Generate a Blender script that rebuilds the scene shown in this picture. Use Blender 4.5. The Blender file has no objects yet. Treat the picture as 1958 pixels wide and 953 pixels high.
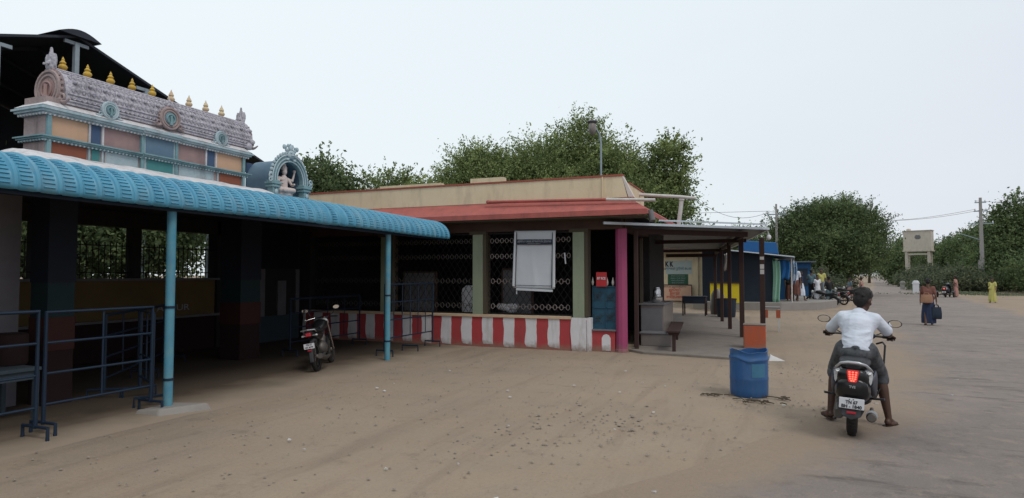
import bpy, bmesh, math, random
import numpy as np
from mathutils import Vector, Matrix
random.seed(7); RNG = np.random.default_rng(7)
R = math.radians
S = bpy.context.scene
COL = S.collection

# ---------------------------------------------------------------- camera / light
YAW = R(22.1); F = 1200.0; W0, H0 = 1958.0, 953.0
PITCH = math.atan((526 - 476.5) / F)
cam = bpy.data.cameras.new('camera'); camo = bpy.data.objects.new('camera', cam); COL.objects.link(camo)
camo.location = (0, 0, 1.7)
camo.rotation_euler = (R(90) + PITCH, 0, YAW)
cam.sensor_width = 36; cam.lens = 36 * F / W0; cam.clip_end = 3000; cam.clip_start = 0.05
S.camera = camo
S.view_settings.view_transform = 'Standard'; S.view_settings.look = 'None'
S.view_settings.gamma = 1; S.view_settings.use_curve_mapping = False; S.view_settings.exposure = 0
S.cycles.max_bounces = 8; S.cycles.diffuse_bounces = 4

world = bpy.data.worlds.new('World'); S.world = world; world.use_nodes = True
nt = world.node_tree; nt.nodes.clear()
def N(nt, t, **k):
    n = nt.nodes.new(t)
    for a, b in k.items(): setattr(n, a, b)
    return n
SUN_EL, SUN_AZ = R(52), R(-120)
sky = N(nt, 'ShaderNodeTexSky'); sky.sky_type = 'NISHITA'; sky.sun_disc = False
sky.sun_elevation = SUN_EL; sky.sun_rotation = R(-60); sky.air_density = 1; sky.dust_density = 3
tc = N(nt, 'ShaderNodeTexCoord'); sep = N(nt, 'ShaderNodeSeparateXYZ'); nt.links.new(tc.outputs['Generated'], sep.inputs[0])
dot = N(nt, 'ShaderNodeVectorMath', operation='DOT_PRODUCT'); nt.links.new(tc.outputs['Generated'], dot.inputs[0])
dot.inputs[1].default_value = (0.80, -0.05, -0.42)
noi = N(nt, 'ShaderNodeTexNoise'); noi.inputs['Scale'].default_value = 1.6; noi.inputs['Detail'].default_value = 4
mp = N(nt, 'ShaderNodeMapping'); mp.inputs['Scale'].default_value = (1, 1, 2.6)
nt.links.new(tc.outputs['Generated'], mp.inputs[0]); nt.links.new(mp.outputs[0], noi.inputs['Vector'])
ma = N(nt, 'ShaderNodeMath', operation='MULTIPLY_ADD'); nt.links.new(noi.outputs[0], ma.inputs[0]); ma.inputs[1].default_value = 0.5
nt.links.new(dot.outputs['Value'], ma.inputs[2])
cr = N(nt, 'ShaderNodeValToRGB'); nt.links.new(ma.outputs[0], cr.inputs[0])
e = cr.color_ramp.elements
e[0].position = 0.0; e[0].color = (0.86, 0.945, 0.985, 1)
e[1].position = 0.98; e[1].color = (0.575, 0.58, 0.65, 1)
m_ = e.new(0.45); m_.color = (0.80, 0.84, 0.91, 1)
sc10 = N(nt, 'ShaderNodeVectorMath', operation='SCALE'); nt.links.new(cr.outputs[0], sc10.inputs[0]); sc10.inputs['Scale'].default_value = 10
mix = N(nt, 'ShaderNodeMix'); mix.data_type = 'RGBA'; mix.inputs[0].default_value = 0.9
nt.links.new(sky.outputs[0], mix.inputs[6]); nt.links.new(sc10.outputs[0], mix.inputs[7])
bg = N(nt, 'ShaderNodeBackground'); bg.inputs[1].default_value = 0.1
nt.links.new(mix.outputs[2], bg.inputs[0])
wo = N(nt, 'ShaderNodeOutputWorld'); nt.links.new(bg.outputs[0], wo.inputs[0])
sl = bpy.data.lights.new('sun', 'SUN'); sl.energy = 1.25; sl.angle = R(20); sl.color = (1, .96, .9)
so = bpy.data.objects.new('sun', sl); COL.objects.link(so)
so.rotation_euler = (R(38), 0, R(60))

def at(u, k):      # ground point k metres along the view axis under picture column u
    x = (u - 979) / F * k; return (x * math.cos(YAW) - k * math.sin(YAW), x * math.sin(YAW) + k * math.cos(YAW))
# ---------------------------------------------------------------- materials
MATS = {}
def mat(name, c, rough=0.8, c2=None, scale=4.0, amt=0.5, bump=0.0, bscale=30, metal=0.0, spec=0.3, stretch=(1, 1, 1), stain=None, stain_amt=0.0, emit=None, coat=0.0):
    if name in MATS: return MATS[name]
    m = bpy.data.materials.new(name); m.use_nodes = True; nt = m.node_tree
    p = nt.nodes['Principled BSDF']
    p.inputs['Roughness'].default_value = rough; p.inputs['Metallic'].default_value = metal
    p.inputs['Specular IOR Level'].default_value = spec
    if coat: p.inputs['Coat Weight'].default_value = coat; p.inputs['Coat Roughness'].default_value = .15
    c = tuple(c) + (1,)
    if c2 is None: c2 = tuple(x * 0.72 for x in c[:3])
    c2 = tuple(c2) + (1,)
    tcn = N(nt, 'ShaderNodeTexCoord'); mpn = N(nt, 'ShaderNodeMapping'); mpn.inputs['Scale'].default_value = stretch
    nt.links.new(tcn.outputs['Object'], mpn.inputs[0])
    no = N(nt, 'ShaderNodeTexNoise'); no.inputs['Scale'].default_value = scale; no.inputs['Detail'].default_value = 6; no.inputs['Roughness'].default_value = .65
    nt.links.new(mpn.outputs[0], no.inputs['Vector'])
    rmp = N(nt, 'ShaderNodeMapRange'); rmp.inputs[1].default_value = .35; rmp.inputs[2].default_value = .7; rmp.inputs[4].default_value = amt
    nt.links.new(no.outputs[0], rmp.inputs[0])
    mx = N(nt, 'ShaderNodeMix'); mx.data_type = 'RGBA'; mx.inputs[6].default_value = c; mx.inputs[7].default_value = c2
    nt.links.new(rmp.outputs[0], mx.inputs[0]); out = mx.outputs[2]
    if stain:
        n2 = N(nt, 'ShaderNodeTexNoise'); n2.inputs['Scale'].default_value = 2.2; n2.inputs['Detail'].default_value = 9; n2.inputs['Roughness'].default_value = .7
        mp2 = N(nt, 'ShaderNodeMapping'); mp2.inputs['Scale'].default_value = (2.2, 2.2, .45); mp2.inputs['Location'].default_value = (3, 7, 1)
        nt.links.new(tcn.outputs['Object'], mp2.inputs[0]); nt.links.new(mp2.outputs[0], n2.inputs['Vector'])
        r2 = N(nt, 'ShaderNodeMapRange'); r2.inputs[1].default_value = .5; r2.inputs[2].default_value = .72; r2.inputs[4].default_value = stain_amt
        nt.links.new(n2.outputs[0], r2.inputs[0])
        m2 = N(nt, 'ShaderNodeMix'); m2.data_type = 'RGBA'; nt.links.new(r2.outputs[0], m2.inputs[0]); nt.links.new(out, m2.inputs[6]); m2.inputs[7].default_value = tuple(stain) + (1,)
        out = m2.outputs[2]
    nt.links.new(out, p.inputs['Base Color'])
    if bump:
        nb = N(nt, 'ShaderNodeTexNoise'); nb.inputs['Scale'].default_value = bscale; nb.inputs['Detail'].default_value = 4
        nt.links.new(mpn.outputs[0], nb.inputs['Vector'])
        b = N(nt, 'ShaderNodeBump'); b.inputs['Strength'].default_value = bump; b.inputs['Distance'].default_value = .02
        nt.links.new(nb.outputs[0], b.inputs['Height']); nt.links.new(b.outputs[0], p.inputs['Normal'])
    if emit:
        p.inputs['Emission Color'].default_value = tuple(emit[0]) + (1,); p.inputs['Emission Strength'].default_value = emit[1]
    MATS[name] = m; return m

DIRT = (.12, .09, .07)
M = dict(
 sky_blue=mat('canopy_blue_paint', (.055, .25, .385), .45, (.10, .33, .46), 2.2, .9, spec=.45, stain=(.20, .28, .32), stain_amt=.55),
 post_blue=mat('post_blue_paint', (.06, .24, .35), .5, (.13, .30, .34), 6, .8, stain=(.16, .13, .10), stain_amt=.5),
 teal=mat('teal_paint', (.15, .27, .30), .8, (.24, .36, .38), 6, .9, .3, stain=(.10, .12, .13), stain_amt=.7),
 pale_teal=mat('pale_teal_paint', (.32, .43, .47), .85, (.46, .53, .56), 6, .9, .3, stain=(.15, .16, .16), stain_amt=.7),
 white_wash=mat('whitewash', (.62, .62, .63), .85, (.45, .43, .44), 5, .8, .4, 20, stain=(.2, .18, .18), stain_amt=.6),
 peach=mat('peach_paint', (.56, .36, .24), .8, (.48, .31, .21), 3, .6, stain=(.35, .25, .18), stain_amt=.3),
 mauve=mat('mauve_paint', (.27, .18, .19), .8, (.36, .25, .22), 4, .9, stain=(.14, .1, .1), stain_amt=.4),
 navy=mat('navy_paint', (.05, .09, .17), .7, (.08, .12, .19), 4, .6),
 slate=mat('slate_blue_paint', (.10, .17, .24), .7, (.14, .22, .29), 4, .8),
 green_teal=mat('green_teal_paint', (.05, .20, .21), .7, (.08, .25, .24), 4, .6),
 redbrown=mat('redbrown_paint', (.26, .09, .05), .75, (.20, .07, .05), 4, .6),
 lavender=mat('lavender_plaster', (.30, .29, .34), .85, (.58, .56, .60), 26, 1, .6, 40, stain=(.10, .09, .10), stain_amt=.75),
 pinkstone=mat('pink_plaster', (.30, .235, .235), .85, (.40, .31, .29), 9, .9, .4, stain=(.12, .10, .10), stain_amt=.7),
 gold=mat('yellow_ochre_paint', (.55, .36, .05), .5, (.42, .27, .05), 9, .7, stain=(.2, .12, .05), stain_amt=.4),
 cream_fin=mat('faded_cream_paint', (.58, .50, .33), .7, (.50, .33, .22), 9, .9),
 sheet_dark=mat('shed_sheet', (.035, .042, .055), .8, (.05, .055, .065), 2, .7, spec=.15),
 steel_grey=mat('grey_steel', (.28, .34, .38), .5, (.2, .25, .28), 6, .6),
 cream=mat('cream_wall', (.66, .56, .39), .85, (.59, .49, .33), 1.6, .8, .15, 30, stain=(.30, .25, .18), stain_amt=.4),
 cream_end=mat('pale_end_face', (.62, .56, .52), .85),
 red_sun=mat('red_sunshade', (.40, .115, .095), .8, (.31, .09, .08), 2.5, .9, .25, 40, stain=(.16, .07, .06), stain_amt=.55),
 red_edge=mat('red_border', (.33, .09, .06), .8, (.24, .08, .06), 4, .8),
 brown=mat('brown_beam', (.075, .045, .035), .85, (.10, .06, .045), 3, .7),
 stripe_red=mat('stripe_red', (.42, .055, .06), .75, (.36, .05, .055), 3, .6, .1, stain=(.16, .07, .06), stain_amt=.55),
 stripe_white=mat('stripe_white', (.66, .65, .67), .8, (.58, .56, .57), 3, .8, .1, stain=(.3, .24, .2), stain_amt=.5),
 sill=mat('cream_sill', (.58, .45, .30), .8, (.48, .34, .24), 5, .9),
 pil_green=mat('grey_green_paint', (.25, .29, .20), .75, (.21, .25, .18), 3, .7, stain=(.14, .14, .11), stain_amt=.4),
 pil_brown=mat('dark_olive_brown', (.08, .065, .045), .85),
 magenta=mat('magenta_paint', (.32, .050, .13), .6, (.25, .045, .115), 3, .7, spec=.4, stain=(.2, .06, .09), stain_amt=.4),
 black=mat('black_iron', (.012, .012, .014), .6),
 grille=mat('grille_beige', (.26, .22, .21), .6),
 inner=mat('inner_wall', (.035, .033, .034), .9, (.025, .023, .023), 2, .8),  # interior walls set near black, so the colour carries the halls' shade
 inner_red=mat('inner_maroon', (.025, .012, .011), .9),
 shaded_rust=mat('shaded_rust', (.05, .018, .014), .8), shaded_teal=mat('shaded_teal', (.012, .03, .034), .8), shaded_navy=mat('shaded_navy', (.011, .015, .026), .8), base_slate=mat('base_slate', (.045, .065, .08), .8),  # pillar band paints darkened, with the hall's shade put into the colour
 grille_shaded=mat('grille_shaded', (.09, .08, .075), .7),  # darker copy of the grille colour, painting in the canopy's shade
 inner_yellow=mat('ochre_wall', (.16, .11, .045), .85, (.12, .085, .035), 2, .8),  # ochre lowered to hold the shade inside the hall
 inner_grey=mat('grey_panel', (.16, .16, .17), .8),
 board_white=mat('shaded_white_paint', (.16, .155, .17), .8),  # white paint darkened to include the shade inside the hall
 gate_blue=mat('gate_blue', (.02, .075, .12), .55, (.03, .10, .15), 6, .6),
 rail_blue=mat('rail_blue', (.007, .020, .042), .55, (.014, .026, .045), 6, .6),
 banner=mat('banner_vinyl', (.54, .56, .59), .45, (.48, .50, .53), 1.2, .8, .35, 3, spec=.4),
 banner_dark=mat('banner_band', (.02, .025, .04), .5),
 ink_white=mat('white_lettering', (.62, .63, .66), .6, amt=.1),
 ink_grey=mat('grey_lettering', (.32, .34, .38), .6, amt=.1),
 ink_black=mat('black_lettering', (.015, .015, .02), .6, amt=.1),
 ink_red=mat('red_lettering', (.5, .10, .07), .6, amt=.1),
 sign_red=mat('sign_red', (.45, .03, .035), .55, amt=.3),
 pvc=mat('pvc_pipe', (.55, .54, .52), .5, (.42, .38, .34), 6, .8),
 cement=mat('cement', (.22, .19, .165), .9, (.17, .145, .125), 3, .9, .4, 25),
 tin=mat('tin_sheet', (.10, .12, .15), .45, (.14, .16, .19), 3, .8, spec=.4, metal=.3),
 tin_edge=mat('tin_edge', (.55, .62, .68), .4, metal=.4),
 wood_dark=mat('dark_post', (.04, .022, .02), .8, (.055, .03, .025), 5, .7),
 orange=mat('orange_brick', (.42, .085, .035), .8, (.33, .10, .06), 4, .9, .2, stain=(.2, .1, .07), stain_amt=.5),
 drum=mat('drum_blue_plastic', (.018, .085, .24), .42, (.03, .11, .26), 3, .7, .1, 15, spec=.45, stain=(.10, .15, .2), stain_amt=.35),
 drum_scuff=mat('drum_scuffed', (.05, .16, .27), .6, (.07, .2, .3), 8, .8),
 yellow=mat('yellow_board', (.62, .50, .02), .6, (.55, .42, .02), 3, .5),
 tarp=mat('blue_tarp', (.015, .12, .33), .6, (.02, .09, .25), 2, .8, .4, 6),
 shop_dark=mat('shop_darkblue', (.018, .028, .045), .7),
 shop_green=mat('shop_green', (.02, .13, .10), .7),
 shop_blue=mat('shop_blue', (.015, .08, .20), .7),
 cloth_green=mat('pale_green_cloth', (.25, .45, .35), .8),
 cloth_blue=mat('light_blue_cloth', (.25, .38, .55), .8),
 patch_blue=mat('faded_blue_patch', (.36, .45, .46), .8, (.45, .47, .42), 3, .9),
 board_green=mat('board_green', (.03, .10, .06), .6),
 banner_peach=mat('peach_banner', (.56, .36, .26), .7, (.50, .31, .22), 4, .7),
 steel=mat('shiny_steel', (.6, .6, .6), .25, metal=.9),
 glass_dim=mat('dim_panel', (.17, .15, .14), .35, (.22, .19, .17), 4, .8, spec=.5),
 chrome=mat('chrome', (.75, .75, .76), .12, metal=1.0, amt=.1),
 silver=mat('silver_paint', (.45, .46, .48), .3, metal=.5, amt=.2),
 sc_black=mat('scooter_black', (.008, .008, .009), .30, (.012, .012, .014), spec=.4, coat=.2),
 sc_blue=mat('scooter_dark_blue', (.018, .024, .045), .42, spec=.4),
 sc_grey=mat('scooter_grey_plastic', (.05, .05, .055), .55),
 seat=mat('seat_vinyl', (.018, .018, .020), .5, bump=.1),
 rubber=mat('rubber', (.014, .013, .013), .85, (.05, .04, .032), 14, .35, .3, 60),
 metal_dark=mat('dusty_metal', (.09, .085, .08), .5, (.14, .12, .10), 8, .6, metal=.5),
 clear=mat('clear_lens', (.55, .56, .56), .12, (.35, .36, .37), 25, .8, spec=.8, coat=.6),
 red_lens=mat('red_lens_dark', (.30, .008, .01), .2, amt=.2, spec=.6, emit=((1, .03, .02), .35)),
 red_led=mat('red_led', (.9, .05, .03), .3, amt=.1, emit=((1, .10, .06), 3.2)),
 reflector=mat('red_reflector', (.45, .015, .03), .25, spec=.7, amt=.2),
 plate=mat('plate_white', (.66, .67, .70), .4, amt=.15),
 mirror=mat('mirror_glass', (.8, .8, .8), .03, metal=1.0, amt=0),
 skin=mat('dark_skin', (.075, .038, .026), .55, (.055, .028, .020), 12, .5, spec=.35),
 skin_mid=mat('brown_skin', (.13, .068, .045), .55, (.10, .05, .035), 12, .5),
 hair=mat('black_hair', (.010, .009, .009), .55, (.02, .017, .015), 60, .8, .6, 120),
 eye=mat('eye_white', (.6, .58, .55), .3, amt=.1),
 shirt_white=mat('white_cotton', (.62, .66, .74), .85, (.54, .58, .66), 5, .8, 1.0, 6, stretch=(1, 1, 1.8)),
 lungi=mat('checked_lungi', (.045, .05, .057), .9, (.13, .13, .135), 12, .9, .9, 7),
 leather=mat('sandal', (.05, .028, .02), .7),
 sari_yellow=mat('yellow_sari', (.50, .44, .10), .8, (.42, .42, .20), 14, .9, .3, 12),
 sari_maroon=mat('maroon_sari', (.13, .05, .045), .8, (.20, .09, .06), 10, .9, .3, 12),
 sari_pink=mat('dusty_pink_cloth', (.40, .22, .19), .8, (.34, .17, .14), 10, .8, .3, 12),
 navy_cloth=mat('navy_cloth', (.02, .03, .065), .85, (.03, .045, .09), 8, .7, .3, 14),
 teal_cloth=mat('greyteal_cloth', (.10, .16, .18), .85, (.13, .2, .22), 8, .7, .3, 14),
 grey_cloth=mat('grey_cloth', (.2, .22, .24), .85, (.26, .27, .28), 8, .7, .3, 14),
 dark_cloth=mat('dark_cloth', (.02, .02, .024), .9),
 bag_tan=mat('tan_bag', (.36, .20, .125), .8, (.26, .14, .09), 6, .8, .3, 14),
 bark=mat('bark', (.09, .07, .05), .95, (.06, .045, .035), 6, .9, .6, 20, stretch=(1, 1, .2)),
 tank=mat('tank_plaster', (.55, .50, .43), .85, (.46, .41, .35), 1.2, .9, stain=(.3, .26, .22), stain_amt=.4),
 concrete_pole=mat('pole_concrete', (.30, .29, .28), .85),
 wire=mat('wire', (.06, .06, .07), .6),
 litter=mat('litter_white', (.55, .53, .52), .7),
 stone=mat('pebble', (.30, .25, .20), .9, (.18, .15, .13), 3, .9),
 deity=mat('stone_white_pink', (.60, .50, .46), .7, (.48, .42, .40), 14, .9, .2, 30),
 apron=mat('apron_concrete', (.27, .25, .23), .9, (.22, .20, .18), 2, .8, .3, 20),
)

def leafmat(name, c1, c2):
    m = bpy.data.materials.new(name); m.use_nodes = True; nt = m.node_tree
    p = nt.nodes['Principled BSDF']; p.inputs['Roughness'].default_value = .65; p.inputs['Specular IOR Level'].default_value = .25
    at = N(nt, 'ShaderNodeAttribute'); at.attribute_name = 'tint'
    mx = N(nt, 'ShaderNodeMix'); mx.data_type = 'RGBA'; mx.inputs[6].default_value = c1 + (1,); mx.inputs[7].default_value = c2 + (1,)
    nt.links.new(at.outputs['Fac'], mx.inputs[0]); nt.links.new(mx.outputs[2], p.inputs['Base Color'])
    tr = N(nt, 'ShaderNodeBsdfTranslucent'); nt.links.new(mx.outputs[2], tr.inputs[0])
    ms = N(nt, 'ShaderNodeMixShader'); ms.inputs[0].default_value = .42
    nt.links.new(p.outputs[0], ms.inputs[1]); nt.links.new(tr.outputs[0], ms.inputs[2])
    nt.links.new(ms.outputs[0], nt.nodes['Material Output'].inputs[0]); return m
LEAF_A = leafmat('leaf_green', (.10, .14, .05), (.35, .42, .17))
LEAF_B = leafmat('leaf_dark', (.060, .092, .042), (.20, .26, .11))
LEAF_C = leafmat('leaf_scrub', (.085, .11, .07), (.20, .22, .13))

# ---------------------------------------------------------------- mesh builder
def frame(d):
    d = Vector(d).normalized(); a = Vector((0, 0, 1)) if abs(d.z) < .9 else Vector((1, 0, 0))
    u = d.cross(a).normalized(); return u, d.cross(u).normalized()
class MB:
    def __init__(s): s.v = []; s.f = []; s.mi = []; s.m = 0
    def add(s, vs, fs, m=None):
        b = len(s.v); s.v += [tuple(v) for v in vs]; s.f += [tuple(i + b for i in f) for f in fs]
        s.mi += [s.m if m is None else m] * len(fs); return s
    def box(s, x0, x1, y0, y1, z0, z1, m=None):
        return s.add([(x0, y0, z0), (x1, y0, z0), (x1, y1, z0), (x0, y1, z0), (x0, y0, z1), (x1, y0, z1), (x1, y1, z1), (x0, y1, z1)],
                     [(0, 3, 2, 1), (4, 5, 6, 7), (0, 1, 5, 4), (1, 2, 6, 5), (2, 3, 7, 6), (3, 0, 4, 7)], m)
    def prism(s, a, b, m=None):     # two matching loops
        n = len(a); return s.add(list(a) + list(b), [tuple(range(n))[::-1], tuple(range(n, 2 * n))] + [(i, (i + 1) % n, (i + 1) % n + n, i + n) for i in range(n)], m)
    def bar(s, p, q, w, h=None, m=None):
        h = h or w; p = Vector(p); q = Vector(q); u, v = frame(q - p)
        o = [u * (w / 2) * a + v * (h / 2) * b for a, b in ((-1, -1), (1, -1), (1, 1), (-1, 1))]
        return s.prism([p + x for x in o], [q + x for x in o], m)
    def rings(s, R_, cap=True, m=None, closed=False):
        n = len(R_[0]); vs = [v for r in R_ for v in r]; fs = []; k = len(R_)
        for j in range(k if closed else k - 1):
            for i in range(n):
                a = j * n + i; b = j * n + (i + 1) % n; c = ((j + 1) % k) * n
                fs.append((a, b, c + (i + 1) % n, c + i))
        if cap and not closed: fs += [tuple(range(n))[::-1], tuple(range((k - 1) * n, k * n))]
        return s.add(vs, fs, m)
    def tube(s, pts, r, n=8, m=None, closed=False):
        pts = [Vector(p) for p in pts]; k = len(pts)
        rs = r if isinstance(r, (list, tuple)) else [r] * k; RR = []; pu = None
        for i, p in enumerate(pts):
            if closed: d = pts[(i + 1) % k] - pts[i - 1]
            else: d = pts[min(i + 1, k - 1)] - pts[max(i - 1, 0)]
            d.normalize()
            if pu is None: u, v = frame(d)
            else:
                u = (pu - d * pu.dot(d)).normalized(); v = d.cross(u)
            pu = u
            RR.append([p + (u * math.cos(t) + v * math.sin(t)) * rs[i] for t in [2 * math.pi * j / n for j in range(n)]])
        return s.rings(RR, True, m, closed)
    def ell(s, c, r, nu=14, nv=9, m=None, rot=None):
        c = Vector(c); r = (r, r, r) if not isinstance(r, (tuple, list)) else r; RR = []
        for j in range(1, nv):
            ph = math.pi * j / nv; RR.append([Vector((r[0] * math.sin(ph) * math.cos(t), r[1] * math.sin(ph) * math.sin(t), -r[2] * math.cos(ph))) for t in [2 * math.pi * i / nu for i in range(nu)]])
        if rot is not None: RR = [[rot @ v for v in q] for q in RR]
        return s.rings([[c + v for v in q] for q in RR], True, m)
    def cap(s, p, q, r0, r1, n=12, m=None):     # capsule with rounded ends
        p = Vector(p); q = Vector(q); d = (q - p); L = d.length; d.normalize(); u, v = frame(d); RR = []
        for a in (-80, -50, -20): RR.append((p + d * r0 * math.sin(R(a)), r0 * math.cos(R(a))))
        RR += [(p, r0), (q, r1)]
        for a in (20, 50, 80): RR.append((q + d * r1 * math.sin(R(a)), r1 * math.cos(R(a))))
        return s.rings([[c + (u * math.cos(t) + v * math.sin(t)) * r for t in [2 * math.pi * i / n for i in range(n)]] for c, r in RR], True, m)
    def lathe(s, prof, c=(0, 0, 0), n=20, m=None, axis='z', cap=True):
        RR = []
        for r, z in prof:
            q = []
            for i in range(n):
                t = 2 * math.pi * i / n; x, y = r * math.cos(t), r * math.sin(t)
                q.append({'z': (c[0] + x, c[1] + y, c[2] + z), 'x': (c[0] + z, c[1] + x, c[2] + y), 'y': (c[0] + y, c[1] + z, c[2] + x)}[axis])
            RR.append(q)
        return s.rings(RR, cap, m)
    def torus(s, c, R_, r, axis='x', n=24, k=8, m=None, sq=1.0, a0=0, a1=360):
        pts = []; full = (a1 - a0) >= 360; N_ = n if full else n + 1
        for i in range(N_):
            t = R(a0 + (a1 - a0) * i / n); x, y = R_ * math.cos(t), R_ * math.sin(t) * sq
            pts.append({'x': (c[0], c[1] + x, c[2] + y), 'y': (c[0] + x, c[1], c[2] + y), 'z': (c[0] + x, c[1] + y, c[2])}[axis])
        return s.tube(pts, r, k, m, closed=full)
    def loft(s, secs, n=20, e=2.6, m=None):    # secs: (y, cx, cz, hw, hh) superellipse sections along y
        RR = []
        for y, cx, cz, hw, hh in secs:
            q = []
            for i in range(n):
                t = 2 * math.pi * i / n; a, b = math.cos(t), math.sin(t)
                q.append((cx + hw * math.copysign(abs(a) ** (2 / e), a), y, cz + hh * math.copysign(abs(b) ** (2 / e), b)))
            RR.append(q)
        return s.rings(RR, True, m)
    def skirt(s, secs, n=20, m=None, wob=0.0, folds=9):   # secs: (z, cx, cy, rx, ry)
        RR = []
        for k, (z, cx, cy, rx, ry) in enumerate(secs):
            RR.append([(cx + rx * math.cos(t) * (1 + wob * k / len(secs) * math.sin(folds * t)), cy + ry * math.sin(t) * (1 + wob * k / len(secs) * math.sin(folds * t)), z) for t in [2 * math.pi * i / n for i in range(n)]])
        return s.rings(RR, True, m)
    def xform(s, Mx): s.v = [tuple(Mx @ Vector(v)) for v in s.v]; return s
    def build(s, name, mats, parent=None, smooth=False, bevel=0.0, loc=None):
        me = bpy.data.meshes.new(name); me.from_pydata(s.v, [], s.f); me.update()
        bm = bmesh.new(); bm.from_mesh(me); bmesh.ops.recalc_face_normals(bm, faces=bm.faces); bm.to_mesh(me); bm.free()
        if not isinstance(mats, (list, tuple)): mats = [mats]
        for q in mats: me.materials.append(M[q] if isinstance(q, str) else q)
        me.polygons.foreach_set('material_index', s.mi)
        if smooth: me.polygons.foreach_set('use_smooth', [True] * len(me.polygons))
        o = bpy.data.objects.new(name, me); COL.objects.link(o)
        if parent is not None:
            o.parent = parent; sh = root_shift(parent)
            if sh is not None: me.transform(Matrix.Translation(-sh))
        if loc is not None: o.location = loc
        if smooth:
            try:
                for p_ in me.edges: pass
                me.set_sharp_from_angle(angle=R(45))
            except Exception: pass
        if bevel:
            b = o.modifiers.new('bevel', 'BEVEL'); b.width = bevel; b.segments = 2; b.limit_method = 'ANGLE'
        return o
def tag(o, label=None, cat=None, group=None, kind=None):
    if label: o['label'] = label
    if cat: o['category'] = cat
    if group: o['group'] = group
    if kind: o['kind'] = kind
    return o
WORLD = {}
def root_shift(o):
    while o is not None and o.parent is not None: o = o.parent
    return WORLD.get(o.name) if o is not None else None
def thing(name, label, cat, loc=(0, 0, 0), rz=0.0, group=None, local=False):
    o = bpy.data.objects.new(name, None); o.empty_display_size = .2; COL.objects.link(o); o.location = loc; o.rotation_euler = (0, 0, rz)
    if not local: WORLD[o.name] = Vector(loc)      # parts of this thing are written in world coordinates
    return tag(o, label, cat, group)
def copy_tree(o, parent=None):
    c = o.copy(); COL.objects.link(c)
    if parent is not None: c.parent = parent
    for ch in list(o.children): copy_tree(ch, c)
    return c
def organic(mb, name, mt, parent=None, voxel=.02, smooth=4, fac=.6):
    o = mb.build(name, mt, None)
    r = o.modifiers.new('r', 'REMESH'); r.mode = 'VOXEL'; r.voxel_size = voxel; r.use_smooth_shade = True
    s = o.modifiers.new('s', 'SMOOTH'); s.iterations = smooth; s.factor = fac
    dg = bpy.context.evaluated_depsgraph_get(); dg.update()
    me = bpy.data.meshes.new_from_object(o.evaluated_get(dg)); me.name = name
    o.modifiers.clear(); old = o.data; o.data = me; bpy.data.meshes.remove(old)
    if len(me.materials) == 0: me.materials.append(M[mt])
    me.polygons.foreach_set('use_smooth', [True] * len(me.polygons))
    if parent is not None: o.parent = parent
    return o
def text(s, size, name, mt, parent, Mx, extrude=.002, bold=0.0, align='CENTER', shear=0, width=None):
    cu = bpy.data.curves.new(name, 'FONT'); cu.body = s; cu.size = size; cu.extrude = extrude; cu.offset = bold; cu.align_x = align; cu.align_y = 'CENTER'; cu.shear = shear
    o = bpy.data.objects.new(name, cu); COL.objects.link(o)
    dg = bpy.context.evaluated_depsgraph_get(); dg.update()
    me = bpy.data.meshes.new_from_object(o.evaluated_get(dg)); bpy.data.objects.remove(o)
    if width and len(me.vertices):
        xs = [v.co.x for v in me.vertices]; w = max(xs) - min(xs); k = width / max(w, 1e-6)
        me.transform(Matrix.Diagonal((k, 1, 1, 1)))
    me.transform(Mx); me.materials.clear(); me.materials.append(M[mt]); me.name = name
    o = bpy.data.objects.new(name, me); COL.objects.link(o); o.parent = parent
    sh = root_shift(parent)
    if sh is not None: me.transform(Matrix.Translation(-sh))
    return o
def face_my(x, y, z):    # text plane facing -Y
    return Matrix.Translation((x, y, z)) @ Matrix.Rotation(R(90), 4, 'X')
def face_px(x, y, z):    # text plane facing +X
    return Matrix.Translation((x, y, z)) @ Matrix.Rotation(R(90), 4, 'Z') @ Matrix.Rotation(R(90), 4, 'X')
def hsh(x, y): return math.sin(x * 12.9898 + y * 78.233) * 43758.5453 % 1

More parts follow.
